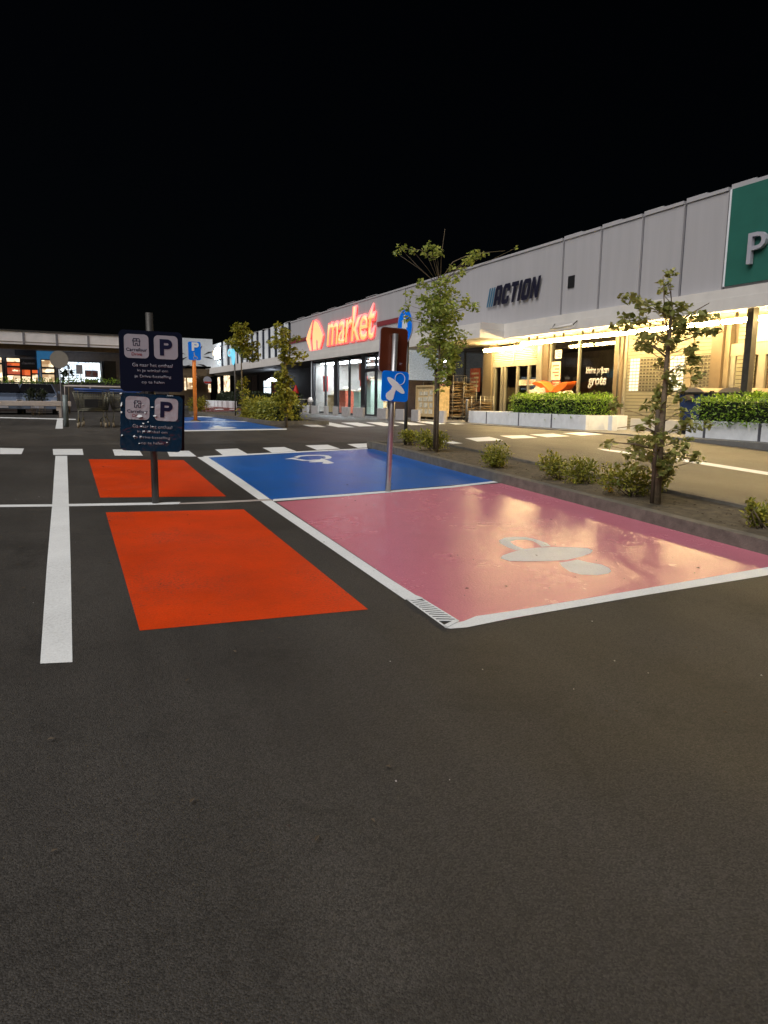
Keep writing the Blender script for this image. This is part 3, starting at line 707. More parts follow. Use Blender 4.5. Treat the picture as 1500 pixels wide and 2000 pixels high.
inside('snack_rack', 'low rack of bright packets seen through the leftmost supermarket window', 'rack', 17.9, 18.3, 43.0, 44.9, B1, 1.7, 'greywall', shelf_x(['w_cream', 'posterred', 'goods_y', 'poster']))
inside('snack_rack', 'rack of red and yellow packets seen through the middle supermarket window', 'rack', 18.0, 18.4, 38.8, 42.2, B1, 2.1, 'greywall', shelf_x(['posterred', 'goods_y', 'poster', 'redban']))
inside('snack_rack', 'rack of pale packets right behind the supermarket entrance', 'rack', 18.6, 19.0, 36.6, 38.4, B1, 2.4, 'greywall', shelf_x(['poster', 'goods_y', 'fridge', 'posterred']))
def flag_x(t, x0, x1, y0, y1, z0, z1):
    mb = MB(); mb.tube([((x0 + x1) / 2, (y0 + y1) / 2, z1), ((x0 + x1) / 2, (y0 + y1) / 2, 3.77)], .012, 6); mb.build('hanger', 'alu', t)
inside('hanging_banner', 'red banner hanging inside the leftmost supermarket window', 'banner', 16.1, 16.16, 43.9, 44.7, 2.0, 3.0, 'redban', flag_x)
inside('hanging_banner', 'red balloon-like promotion hanging in the middle supermarket window', 'banner', 16.6, 16.9, 39.2, 39.7, 2.3, 2.9, 'redban', flag_x)
inside('advert_poster', 'red and white advert poster hung inside the window left of the entrance', 'poster', 16.0, 16.03, 37.4, 38.4, 2.6, 3.5, 'posterred', flag_x)

# canopy tubes
TZ, TX = 3.82, 17.3
proto = None
tube_y = [7.6, 9.2, 10.8, 12.4, 14.2, 15.8, 17.4, 19.0, 20.6, 22.2, 23.8]
def tube_light(x, y, z):
    t = thing('tube_light', 'warm fluorescent tube light under the canopy', 'tube light', (x, y, z), 'tube lights in a row under the canopy')
    mb = MB(); mb.tube([(x, y - .72, z), (x, y + .72, z)], .075, 10); mb.build('tube', 'tube', t)
    mb = MB(); mb.box(x - .05, x + .05, y - .74, y + .74, z + .05, z + .1); mb.box(x - .035, x + .035, y - .745, y - .703, z - .06, z + .049); mb.box(x - .035, x + .035, y + .703, y + .745, z - .035, z + .049)
    mb.box(x - .03, x + .03, y - .3, y - .24, z + .101, CB + .05); mb.box(x - .03, x + .03, y + .24, y + .3, z + .101, CB + .05)
    mb.build('fitting', 'tubecap', t); return t
proto = tube_light(TX, tube_y[0], TZ)
for y in tube_y[1:]:
    c = copy_tree(proto); c.location = (TX, y, TZ)
for y in (26.0, 27.5):
    c = copy_tree(proto); c.location = (17.9, y, 3.78)
t = thing('tube_light', 'unlit tube light on a bracket on the canopy edge', 'tube light', (16.4, 21.6, 4.2))
a, c = atn(1076, 643, 16.3), atn(1119, 634, 16.3)
mb = MB(); mb.tube([a, c], .05, 8); mb.build('tube', 'canopy', t)
mb = MB(); mb.tube([c, (16.47, c.y, 4.28)], .02, 6); mb.tube([a, (16.47, a.y, 4.28)], .012, 6); mb.build('bracket', 'darksteel', t)

# ------------------------------------------------------------------ shop signs
def outline_sign(root, pts, fr, depth):
    pass
p = atn(1010, 570, 16.55)
t = thing('shop_sign', 'dark navy slanted lettering with thin blue bars on the pale upper wall', 'shop sign', (16.65, 24.2, 5.36))
fr = side((16.66, 0, 0))
ACT = {'A': [[(0, 0), (.28, 0), (.28, .78), (0, .78)], [(.60, 0), (.88, 0), (.88, .78), (.60, .78)], [(0, .78), (.88, .78), (.88, .86), (.74, 1), (.14, 1), (0, .86)], [(.28, .25), (.60, .25), (.60, .45), (.28, .45)]],
       'C': [[(0, .14), (.28, .22), (.28, .78), (0, .86)], [(0, .86), (.28, .78), (.88, .78), (.88, .86), (.74, 1), (.14, 1)], [(0, .14), (.14, 0), (.74, 0), (.88, .14), (.88, .22), (.28, .22)], [(.60, .22), (.88, .22), (.88, .38), (.60, .38)], [(.60, .62), (.88, .62), (.88, .78), (.60, .78)]],
       'T': [[(0, .78), (.84, .78), (.84, 1), (0, 1)], [(.28, 0), (.56, 0), (.56, .78), (.28, .78)]],
       'I': [[(0, 0), (.28, 0), (.28, 1), (0, 1)]],
       'O': [[(0, .14), (.28, .22), (.28, .78), (0, .86)], [(0, .86), (.28, .78), (.60, .78), (.88, .86), (.74, 1), (.14, 1)], [(0, .14), (.14, 0), (.74, 0), (.88, .14), (.60, .22), (.28, .22)], [(.88, .14), (.88, .86), (.60, .78), (.60, .22)]],
       'N': [[(0, 0), (.26, 0), (.26, 1), (0, 1)], [(.64, 0), (.90, 0), (.90, 1), (.64, 1)], [(.26, 1), (.26, .58), (.64, 0), (.64, .42)]]}
def blocky(word, x0, x1, y0, y1, shear, d0, d1):
    adv = {'A': 1.07, 'C': 1.05, 'T': 1.02, 'I': .45, 'O': 1.07, 'N': .90}; tot = sum(adv[q] for q in word); kx_ = (x1 - x0 - shear * (y1 - y0)) / tot; mb = MB(); x = 0
    for q in word:
        for pl in ACT[q]: mb.plate([(x0 + (x + a) * kx_ + c * shear * (y1 - y0), y0 + c * (y1 - y0)) for a, c in pl], fr, d0, d1)
        x += adv[q]
    return mb
blocky('ACTION', -25.66, -22.52, 5.37, 6.13, .25, .045, .065).build('lettering', 'letter_navy', t)
mb = MB()
for k in range(3):
    x0 = -26.16 + k * .165; mb.plate([(x0, 5.36), (x0 + .09, 5.36), (x0 + .29, 6.1), (x0 + .20, 6.1)], fr, .045, .06)
mb.build('slanted_bars', 'letter_cyan', t)
t = thing('shop_sign', 'green wall sign with a large white letter P at right edge', 'shop sign', (16.65, 10, 4.66))
mb = MB(); mb.box(16.60, 16.665, 6.5, 14.37, 4.66, 7.13); mb.build('panel', 'green', t)
mb = MB(); mb.box(16.61, 16.668, 14.373, 14.44, 4.66, 7.14); mb.build('panel_edge', 'ledge', t)
fr = side((16.6, 0, 0))
text_bm('P', -13.64, -13.12, 5.1, 5.86, fr, .03, .14, bold=.0).build('lettering', 'signwhite', t)
# glowing supermarket sign
t = thing('neon_sign', 'glowing orange and red sign of emblem and lettering above the supermarket windows', 'neon sign', (16.6, 43, 4.7))
fr = side((16.68, 0, 0))
def glow(pts, inset, nm):
    c = Vector((sum(p[0] for p in pts) / len(pts), sum(p[1] for p in pts) / len(pts)))
    mb = MB(); mb.plate(pts, fr, .05, .10); mb.build(nm + '_edge', 'neon_p', t)
    mb = MB(); mb.plate(pts, fr, .101, .115); mb.build(nm + '_rim', 'neon_r', t)
    ins = []
    n = len(pts)
    area = sum(pts[i][0] * pts[(i + 1) % n][1] - pts[(i + 1) % n][0] * pts[i][1] for i in range(n))
    sg = 1 if area > 0 else -1
    for i in range(n):
        a, q, e = Vector(pts[i - 1]), Vector(pts[i]), Vector(pts[(i + 1) % n])
        d1, d2 = (q - a).normalized(), (e - q).normalized(); n1, n2 = Vector((-d1.y, d1.x)) * sg, Vector((-d2.y, d2.x)) * sg
        bi = (n1 + n2); bi = bi / max(bi.dot(n1), .35) if bi.length > 1e-4 else n1
        ins.append(tuple(q + bi * inset))
    mb = MB(); mb.plate(ins, fr, .1151, .13); mb.build(nm + '_face', 'neon_y', t)
def LV(px, py): q = atn(px, py, 16.55); return (-q.y, q.z)
Z6 = lambda x, y: LV(590 + x / 8.335, 580 + y / 8.335)
glow([Z6(62, 685), Z6(100, 560), Z6(150, 425), Z6(172, 380), Z6(150, 520), Z6(130, 690), Z6(140, 800), Z6(150, 890), Z6(120, 870)], .05, 'arrow_left')
glow([Z6(198, 372), Z6(212, 368), Z6(255, 400), Z6(300, 500), Z6(345, 625), Z6(322, 720), Z6(280, 860), Z6(262, 866), Z6(250, 830), Z6(245, 730), Z6(232, 720), Z6(232, 870), Z6(176, 888), Z6(164, 760), Z6(162, 600), Z6(178, 450)], .10, 'arrow_right')
def mk(txt, x0, x1, y0, y1, bold):
    k = dict(shear=.18, spacing=.93)
    text_bm(txt, x0, x1, y0, y1, fr, .05, .10, bold=bold + .05, **k).build('letters_edge', 'neon_p', t)
    text_bm(txt, x0, x1, y0, y1, fr, .101, .115, bold=bold + .05, **k).build('letters_rim', 'neon_r', t)
    text_bm(txt, x0 + .07, x1 - .07, y0 + .05, y1 - .05, fr, .116, .13, bold=bold - .006, **k).build('letters_face', 'neon_y', t)
mk('market', -45.3, -37.5, 4.9, 6.98, .01)

# window lettering and posters
t = thing('window_lettering', 'white slanted words stuck on the dark shop window behind the left hedge', 'lettering', (SF, 21.5, 2))
fr = side((SF - .003, 0, 0))
text_bm('kleine prijzen', -22.0, -20.75, 2.52, 2.86, fr, .002, .006, bold=.02, shear=.2).build('lettering', 'signwhite', t)
text_bm('grote', -21.85, -20.85, 2.05, 2.5, fr, .002, .006, bold=.03, shear=.2).build('lettering', 'signwhite', t)
def poster(px0, py0, px1, py1, label, mt, x=SF - .02, th=.012):
    a, c = atn(px0, py0, x), atn(px1, py1, x)
    t = thing('poster', label, 'poster', (x, (a.y + c.y) / 2, c.z))
    mb = MB(); mb.box(x - th, x, a.y, c.y, a.z, c.z); mb.build('sheet', mt, t)
    mb = MB()
    for k in range(4):
        z = c.z + (a.z - c.z) * (.2 + .18 * k); mb.box(x - th - .004, x - th - .001, c.y + (a.y - c.y) * .15, c.y + (a.y - c.y) * (.85 if k % 2 else .6), z, z + abs(a.z - c.z) * .08)
    mb.build('print', 'posterred' if mt == 'poster' else 'poster', t)
poster(1078, 707, 1094, 742, 'white opening notice sheet on the window right of the door', 'poster')
poster(1078, 744, 1094, 760, 'small orange printed sheet below the white notice', 'posterred')
poster(1085, 684, 1097, 700, 'pale paper hung at the top of the window', 'poster')
poster(919, 720, 937, 765, 'framed red and brown poster in the dark left shop window', 'posterred')
poster(1014, 742, 1048, 752, 'white strip notice across the glass entrance door', 'poster')

# ------------------------------------------------------------------ pavement furniture
def block_at(x, y, sx, sy, h): return None
bx = 14.45
def bv(px): return atn(px, 800, bx).y
BL = [(563, 566.5), (577.5, 585.5), (590.5, 604), (608, 623.5), (632, 642), (649.5, 661), (667, 685), (689, 713), (736, 758.5), (772, 794), (803, 822), (856, 873)]
lab = ['pale concrete block leftmost beside the leafy young tree', 'narrow pale block beside the dark litter bin', 'pale block in front of the rounded beige bollard', 'pale block under the left edge of the supermarket window',
       'narrow pale block below the first window mullion', 'narrow pale block below the middle window frame', 'pale block below the middle supermarket window', 'wide pale block left of the supermarket door',
       'pale block right of the supermarket door behind the dummy sign pole', 'pale block right behind the grey dummy sign post', 'pale block beside the wooden display box', 'pale block right of the wooden display box by the tree trunk']
for (a, c), l in zip(BL, lab):
    y0, y1 = atn(c, 800, bx + .14).y, bv(a)
    mb = MB(); mb.box(bx, bx + .14, y0, y1, FLAT - .02, FLAT + .5)
    o = mb.build('concrete_block', 'blockw', None, bevel=.02)
    bm_ = o.data
    tag(o, l, 'concrete block', 'pale concrete blocks along the shop pavement')
# rounded bollard and bin
c = atn(606, 795, 15.0)
t = thing('rounded_bollard', 'beige rounded post near the left end of the supermarket window', 'bollard', (15.0, c.y, FLAT))
mb = MB(); mb.lathe((15.0, c.y, BZ), [(.13, 0), (.13, .62), (.16, .64), (.17, .8), (.13, .93), (.05, .98)], 14); mb.build('post', 'railw', t)
mb = MB(); mb.lathe((15.0, c.y, BZ + .63), [(.175, 0), (.175, .04)], 14); mb.build('collar', 'darksteel', t)
c = atn(592, 790, 15.3)
t = thing('litter_bin', 'dark tapered litter bin near the beige rounded post', 'bin', (15.3, c.y, FLAT))
mb = MB(); mb.lathe((15.3, c.y, BZ), [(.24, 0), (.34, .75), (.34, .8)], 16); mb.build('body', 'darksteel', t)
mb = MB(); mb.lathe((15.3, c.y, BZ + .8), [(.37, 0), (.37, .06), (.3, .07)], 16); mb.build('rim', 'alu', t)
c = atn(600, 757, 17.0)
t = thing('fire_hose_reel', 'round red reel on the dark wall beside the supermarket window', 'hose reel', (17.0, 45.2, c.z))
zc = 1.95
mb = MB()
for k in range(24): pass
ring = ell(0, 0, .38, .38); fr = front((16.9, 45.24, zc))
mb.plate(ring, fr, .0, .1); mb.build('reel', 'redban', t)
mb = MB(); mb.plate(ell(0, 0, .14, .14), fr, .101, .15); mb.build('hub', 'alu', t)
# black bollard post by the door
c = ground(911, 827)
t = thing('post_bollard', 'thin dark metal post standing left of the white planter', 'bollard', (15.5, 25.6, FLAT)); q = atn(911, 826, 15.45)
mb = MB(); mb.tube([(15.45, q.y, BZ), (15.45, q.y, BZ + .9)], .055, 10); mb.build('post', 'darksteel', t)
mb = MB(); mb.lathe((15.45, q.y, BZ - .005), [(.14, 0), (.14, .02), (.06, .03)], 12); mb.build('base_plate', 'darksteel', t)
mb = MB(); mb.lathe((15.45, q.y, BZ + .9), [(.056, 0), (.05, .04), (.0, .05)], 10); mb.build('cap', 'signwhite', t)

# wooden display box on feet
a, c = atn(815, 756, 16.2), atn(849, 756, 16.2); zt = atn(830, 754, 16.2).z
t = thing('display_box', 'pale wooden display box on feet beside the pavement blocks', 'box', (16.2, (a.y + c.y) / 2, FLAT))
y0, y1 = c.y, a.y
mb = MB(); mb.box(16.2, 17.0, y0, y1, BZ + .16, zt); mb.build('body', 'card2', t)
mb = MB()
for (ya_, yb_, za, zb) in ((y0 - .04, y1 + .04, zt - .06, zt + .04), (y0 - .04, y1 + .04, BZ + .12, BZ + .22), (y0 - .04, y0 + .06, BZ + .222, zt - .062), (y1 - .06, y1 + .04, BZ + .222, zt - .062)): mb.box(16.14, 16.198, ya_, yb_, za, zb)
mb.build('frame', 'wood', t)
mb = MB()
for r in range(4):
    for q in range(3):
        ya_ = y0 + .1 + q * (y1 - y0 - .2) / 3; za = BZ + .26 + r * (zt - BZ - .4) / 4
        mb.box(16.17, 16.195, ya_ + .03, ya_ + (y1 - y0 - .2) / 3 * random.uniform(.5, .9), za, za + (zt - BZ - .4) / 4 * random.uniform(.55, .9))
mb.build('printed_cards', 'poster', t)
mb = MB()
for y in (y0 + .1, (y0 + y1) / 2, y1 - .1): mb.box(16.25, 16.95, y - .06, y + .06, BZ, BZ + .158)
mb.build('feet', 'wood', t)
# roll cages filled with flattened cardboard
def cage(px0, px1, x, ztop, label):
    a, c = atn(px0, 790, x), atn(px1, 790, x); y0, y1 = c.y, a.y; z0 = BZ + .16
    t = thing('roll_cage', label, 'roll cage', (x, (y0 + y1) / 2, FLAT), 'roll cages of cardboard by the shop window')
    mb = MB()
    for (xx_, yy_) in ((x, y0), (x, y1), (x + .7, y0), (x + .7, y1)): mb.tube([(xx_, yy_, z0), (xx_, yy_, ztop)], .02, 6)
    for k in range(7):
        z = z0 + k * (ztop - z0) / 6
        mb.tube([(x + .7, y0, z), (x + .7, y1, z)], .008, 5); mb.tube([(x, y1, z), (x + .7, y1, z)], .008, 5); mb.tube([(x, y0, z), (x + .7, y0, z)], .008, 5)
    for k in range(1, 6):
        y = y0 + k * (y1 - y0) / 6; mb.tube([(x + .7, y, z0), (x + .7, y, ztop)], .006, 5)
    mb.box(x - .02, x + .72, y0 - .02, y1 + .02, z0 - .04, z0); mb.build('cage', 'wire', t)
    mb = MB(); z = z0 + .02
    while z < ztop - .25:
        h = random.uniform(.03, .07); tl = random.uniform(-.1, .1); j = random.uniform(0, .08)
        q = [Vector((x + .03 - j, y0 + .05, z + tl)), Vector((x + .66, y0 + .05, z)), Vector((x + .66, y1 - .05, z)), Vector((x + .03 - j, y1 - .05, z - tl))]
        mb.hexa(q, [p + Zv * h * random.uniform(.4, .9) for p in q]); z += h + .035
    mb.build('cardboard', 'card', t)
    mb = MB()
    for (xx_, yy_) in ((x + .05, y0 + .05), (x + .05, y1 - .05), (x + .65, y0 + .05), (x + .65, y1 - .05)): mb.tube([(xx_ - .02, yy_, BZ + .06), (xx_ + .02, yy_, BZ + .06)], .06, 10)
    mb.build('castor', 'rubber', t)
cage(862, 884, 17.1, 2.7, 'roll cage full of flattened cardboard right of the young tree trunk')
cage(892, 905, 17.6, 2.6, 'roll cage of cardboard against the dark window second from the left')
cage(921, 938, 17.6, 1.75, 'low roll cage of brown cardboard beneath the framed poster')
cage(802, 826, 17.2, 2.45, 'roll cage of grey cardboard behind the wooden display box')

# planters, hedges
def hedge(label, x0, x1, y0, y1, z0, z1, nleaf, leafm, size, core='hedgecore', rag=.05, name='hedge'):
    t = thing(name, label, 'hedge', ((x0 + x1) / 2, (y0 + y1) / 2, z0))
    mb = MB(); mb.box(x0 + .1, x1 - .1, y0 + .1, y1 - .1, z0 - .15, z1 - .1); mb.build('core', core, t, bevel=.06)
    mb = MB()
    for k in range(nleaf):
        f = random.random(); sx, sy, sz = x1 - x0, y1 - y0, z1 - z0
        at, an, av = sx * sy, sy * sz, sx * sz; r = random.random() * (at + an * 1.2 + 2 * av)
        u, v_ = random.random(), random.random()
        if r < at: p = Vector((x0 + u * sx, y0 + v_ * sy, z1)); nn = Zv
        elif r < at + an * 1.2: p = Vector((x0, y0 + u * sy, z0 - .1 * random.random() + v_ * sz)); nn = -Xv
        else:
            sgn = random.random() < .7; p = Vector((x0 + u * sx, y0 if sgn else y1, z0 + v_ * sz)); nn = -Yv if sgn else Yv
        wob = math.sin(p.y * 3.1) * .04 + math.sin(p.y * 7.7 + 1) * .03
        # round the long top edges
        q = Vector((random.gauss(0, rag), random.gauss(0, rag), random.gauss(0, rag) + (wob if nn is Zv else 0)))
        if nn is Zv:
            e = min(p.x - x0, x1 - p.x, p.y - y0, y1 - p.y)
            if e < .15: q.z -= (.15 - e) * .6
        d = (nn + Vector((random.gauss(0, .8), random.gauss(0, .8), random.gauss(.1, .7)))).normalized()
        mb.leaf(p + q - d * .03, d, (Zv + nn * .3 + Vector((random.gauss(0, .4), random.gauss(0, .4), 0))).normalized(), size * random.uniform(.7, 1.3), size * .62)
    mb.build('foliage', leafm, t, False)
    return t
def planter(label, x0, x1, y0, y1, z0, z1, seams, endpost=True, mt='white'):
    t = thing('concrete_planter', label, 'planter', (x0, (y0 + y1) / 2, z0))
    ys = [y0] + sorted(seams) + [y1]
    mb = MB()
    for i in range(len(ys) - 1): mb.box(x0, x0 + .12, ys[i] + (.045 if i else 0), ys[i + 1] - (.045 if i < len(ys) - 2 else 0), z0, z1)
    mb.build('front_slab', mt, t, bevel=.012)
    mb = MB(); mb.box(x0 + .03, x0 + .118, y0 + .1, y1 - .1, z0, z1 - .012)
    for s_ in seams: mb.box(x0 + .018, x0 + .03, s_ - .043, s_ + .043, z0, z1 - .01)
    mb.build('joint', 'panel_dark', t)
    mb = MB(); mb.box(x0 + .121, x1, y0, y0 + .12, z0, z1 - .003); mb.box(x0 + .121, x1, y1 - .12, y1, z0, z1 - .003); mb.box(x1 - .12, x1, y0 + .121, y1 - .121, z0, z1 - .003)
    mb.build('end_slab', mt, t)
    mb = MB(); mb.box(x0 + .122, x1 - .121, y0 + .122, y1 - .122, z0, z1 - .09); mb.build('soil', 'soil', t)
planter('long white concrete planter under the left clipped hedge', 15.75, 17.5, 18.6, 25.9, FLAT, FLAT + .51, [24.55, 22.35, 20.4])
planter('white concrete planter under the right clipped hedge', 15.7, 17.2, 6.5, 14.46, FLAT - .12, FLAT + .48, [13.85, 12.2, 10.5, 8.7])
hedge('clipped bright green hedge with the orange covered ride behind it', 15.85, 17.1, 18.0 + .75, 23.1, 1.08, 1.72, 4200, 'hedgeleaf', .085)
hedge('clipped green hedge in front of the blue waste containers', 15.62, 16.9, 6.6, 14.2, 1.06, 1.70, 6000, 'hedgeleaf', .085)
mb = MB(); mb.box(17.4, 17.52, 14.5, 18.35, FLAT, FLAT + .42); tag(mb.build('low_wall', 'cream', None, bevel=.01), 'low beige wall between the two white planters', 'wall')
mb = MB(); mb.box(16.4, 16.62, 18.1, 18.3, FLAT, FLAT + .5); tag(mb.build('stone_post', 'white', None, bevel=.015), 'short white square post at the right end of the left planter', 'post')

# covered ride behind the left hedge
t = thing('covered_ride', 'coin ride under crumpled beige cover with two orange wings', 'ride', (17.75, 21.6, FLAT))
def R_(px, py, x=17.9): return atn(px, py, x)
mb = MB()
import itertools
def lump(mb, c, r, seed):
    rnd = random.Random(seed); bm2 = bmesh.new(); bmesh.ops.create_icosphere(bm2, subdivisions=3, radius=1)
    for v in bm2.verts:
        n = v.co.normalized(); k = 1 + .12 * math.sin(n.x * 7 + seed) + .12 * math.sin(n.y * 9 + seed * 2) + .08 * math.sin(n.z * 13)
        v.co = Vector((n.x * r[0] * k, n.y * r[1] * k, n.z * r[2] * k)) + c
    me = bpy.data.meshes.new('x'); bm2.to_mesh(me); bm2.free(); mb.bm.from_mesh(me); bpy.data.meshes.remove(me)
lump(mb, R_(1055, 775), (.35, .62, .42), 3); lump(mb, R_(1105, 780), (.3, .5, .33), 5); lump(mb, R_(1080, 790), (.4, .9, .35), 8)
mb.build('cover', 'tarp', t)
def wing(ps, nm):
    top = [R_(*p) for p in ps]; mb = MB(); k = len(top)
    mb.hexa([p + Vector((-.12, 0, 0)) for p in top], [p + Vector((.35, .05, .04)) for p in top]); mb.build('wing', 'orangefab', t, bevel=.02)
wing([(1043, 748), (1050, 745), (1062, 748), (1080, 765), (1072, 767), (1056, 754), (1045, 751)], 'a')
wing([(1079, 766), (1092, 752), (1103, 747), (1114, 746), (1112, 752), (1104, 760), (1094, 767)], 'b')

# waste containers
def container(x, y, label):
    t = thing('waste_container', label, 'waste container', (x, y, FLAT))
    z0, z1 = FLAT + .2, FLAT + 1.2
    mb = MB(); mb.hexa([Vector(p) for p in ((x + .08, y + .08, z0), (x + 1.16, y + .08, z0), (x + 1.16, y + .82, z0), (x + .08, y + .82, z0))],
                       [Vector(p) for p in ((x, y, z1), (x + 1.25, y, z1), (x + 1.25, y + .9, z1), (x, y + .9, z1))]); mb.build('body', 'bin_blue', t, bevel=.03)
    mb = MB(); mb.box(x - .05, x + 1.3, y - .05, y + .95, z1 + .002, z1 + .06); mb.build('rim', 'black', t, bevel=.015)
    mb = MB(); n = 8; pr = [(y - .04 + .98 * i / n, z1 + .062 + .13 * math.sin(math.pi * i / n) ** .5) for i in range(n + 1)]
    a = [Vector((x - .03, p, q)) for p, q in pr]; c = [Vector((x + 1.28, p, q)) for p, q in pr]; mb.hexa(a, c); mb.build('lid', 'bin_lid', t)
    for xx_ in (x + .25, x + 1.0):
        mb = MB(); mb.box(xx_ - .06, xx_ + .06, y - .1, y - .052, z1 - .12, z1 + .1); mb.build('handle', 'black', t)
    mb = MB(); mb.box(x - .07, x - .004, y + .3, y + .6, z1 - .18, z1 - .02); mb.build('lock', 'oldbrown', t, bevel=.02)
    for xx_ in (x + .15, x + 1.05):
        for yy_ in (y + .15, y + .75):
            mb = MB(); mb.tube([(xx_, yy_ - .03, FLAT + .11), (xx_, yy_ + .03, FLAT + .11)], .1, 12); mb.build('wheel', 'rubber', t)
q = atn(1374, 768, 16.95)
container(16.95, q.y, 'dark blue waste container with lit tan lid behind the right hedge')
container(18.2 - .9, q.y - 1.15, 'second waste container half hidden behind the right hedge')

def p_glyph(x0, x1, y0, y1, fr, d0, d1):
    w_, h_ = x1 - x0, y1 - y0; mb = MB(); st = .33 * w_
    mb.plate([(x0, y0), (x0 + st, y0), (x0 + st, y1), (x0, y1)], fr, d0, d1)
    cy, ro = y1 - .30 * h_, .30 * h_; ri = ro - .30 * w_; cx = x1 - ro; n = 10
    mb.plate([(x0 + st, cy + ri), (cx, cy + ri), (cx, cy + ro), (x0 + st, cy + ro)], fr, d0, d1)
    mb.plate([(x0 + st, cy - ro), (cx, cy - ro), (cx, cy - ri), (x0 + st, cy - ri)], fr, d0, d1)
    for k in range(n):
        a, c = -math.pi / 2 + math.pi * k / n, -math.pi / 2 + math.pi * (k + 1) / n
        mb.plate([(cx + ro * math.cos(a), cy + ro * math.sin(a)), (cx + ro * math.cos(c), cy + ro * math.sin(c)), (cx + ri * math.cos(c), cy + ri * math.sin(c)), (cx + ri * math.cos(a), cy + ri * math.sin(a))], fr, d0, d1)
    return mb
# ------------------------------------------------------------------ signs on the lot
def pole_sign_root(name, label, cat, base): return thing(name, label, cat, base)
base = ground(304, 983)
t = thing('parking_sign', 'pole with two navy square drive parking signs, lower one shiny and crumpled', 'sign', base)
top = atv(291, 611, base.y)
mb = MB(); mb.tube([base - Zv * .1, top], .038, 14); mb.build('pole', 'darksteel', t)
def drive_panel(c4, y, curl, nm, mt):
    P4 = [atv(*p, y) for p in c4]; cx = sum(p.x for p in P4) / 4; cz = sum(p.z for p in P4) / 4
    w_ = ((P4[1].x - P4[0].x) + (P4[2].x - P4[3].x)) / 2; h_ = ((P4[0].z - P4[3].z) + (P4[1].z - P4[2].z)) / 2
    tilt = ((P4[1].z - P4[0].z) + (P4[2].z - P4[3].z)) / 2 / w_
    X = Vector((1, 0, tilt)).normalized(); Z = Vector((-tilt, 0, 1)).normalized(); fr = (Vector((cx, y, cz)), X, Z, -Yv)
    mb = MB(); mb.plate(rrect(w_, h_, .05), fr, 0, .02); pn = mb.build('sign_panel', mt, t)
    e = .0215; s_ = w_ / .72
    for dx in (-.5, .5):
        mb = MB(); mb.plate([(a + dx * .335 * s_, c + .17 * s_) for a, c in rrect(.275 * s_, .275 * s_, .05 * s_)], fr, e, e + .002); mb.build('white_square', 'signwhite' if curl == 0 else 'signwhite_gloss', pn)
    f2 = e + .003
    p_glyph(.095 * s_, .24 * s_, .075 * s_, .265 * s_, fr, f2, f2 + .002).build('letter', 'signnavy', pn)
    text_bm('Carrefour', -.285 * s_, -.05 * s_, .112 * s_, .150 * s_, fr, f2, f2 + .001, bold=.012).build('lettering', 'signnavy', pn)
    text_bm('Drive', -.225 * s_, -.11 * s_, .062 * s_, .098 * s_, fr, f2, f2 + .001, bold=.01).build('lettering', 'signred', pn)
    # little shop pictogram
    mb = MB(); ox, oz = -.168 * s_, .215 * s_; u = .045 * s_
    for r_ in ([(-1, .4), (-.75, 1), (.75, 1), (1, .4), (.8, .4), (.62, .82), (-.62, .82), (-.8, .4)], [(-1, .4), (1, .4), (1, .22), (-1, .22)], [(-.85, .22), (-.68, .22), (-.68, -.9), (-.85, -.9)], [(.68, .22), (.85, .22), (.85, -.9), (.68, -.9)],
               [(-.68, -.74), (-.3, -.74), (-.3, -.9), (-.68, -.9)], [(.3, -.74), (.68, -.74), (.68, -.9), (.3, -.9)], [(-.3, -.2), (-.14, -.2), (-.14, -.9), (-.3, -.9)], [(.14, -.2), (.3, -.2), (.3, -.9), (.14, -.9)], [(-.14, -.2), (.14, -.2), (.14, -.36), (-.14, -.36)], [(-.1, .82), (.1, .82), (.1, .4), (-.1, .4)]):
        mb.plate([(ox + a * u, oz + c * u) for a, c in r_], fr, f2, f2 + .001)
    mb.build('shop_pictogram', 'signnavy', pn)
    for k, (s2, wd) in enumerate((('Ga naar het onthaal', .46), ('in je winkel om', .35), ('je Drive-bestelling', .42), ('op te halen', .26))):
        zz = (-.065 - .068 * k) * s_
        text_bm(s2, (-wd / 2 + .01) * s_, (wd / 2 + .01) * s_, zz, zz + .042 * s_, fr, e, e + .001, bold=.008).build('lettering', 'signtext', pn)
    return fr, w_, h_
def film_mat():
    m = bpy.data.materials.new('crumpled_film'); m.use_nodes = True; t_ = m.node_tree; b = t_.nodes['Principled BSDF']
    b.inputs['Base Color'].default_value = (.010, .035, .075, 1); b.inputs['Roughness'].default_value = .12; b.inputs['Coat Weight'].default_value = 1; b.inputs['Coat Roughness'].default_value = .05
    geo = N(t_, 'ShaderNodeNewGeometry'); v = N(t_, 'ShaderNodeTexNoise', Scale=7., Detail=2., Distortion=.8); t_.links.new(geo.outputs['Position'], v.inputs[0])
    bp = N(t_, 'ShaderNodeBump', Strength=.8, Distance=.02); t_.links.new(v.outputs['Fac'], bp.inputs['Height'])
    t_.links.new(bp.outputs[0], b.inputs['Normal']); t_.links.new(bp.outputs[0], b.inputs['Coat Normal']); return m
M['film'] = film_mat()
def gloss(name, col):
    m = mat(name, col, .15, var=0, bump=0); t_ = m.node_tree; b = t_.nodes['Principled BSDF']; b.inputs['Coat Weight'].default_value = .8
    geo = N(t_, 'ShaderNodeNewGeometry'); v = N(t_, 'ShaderNodeTexNoise', Scale=7., Detail=2., Distortion=.8); t_.links.new(geo.outputs['Position'], v.inputs[0])
    bp = N(t_, 'ShaderNodeBump', Strength=.8, Distance=.02); t_.links.new(v.outputs['Fac'], bp.inputs['Height']); t_.links.new(bp.outputs[0], b.inputs['Normal']); t_.links.new(bp.outputs[0], b.inputs['Coat Normal']); return m
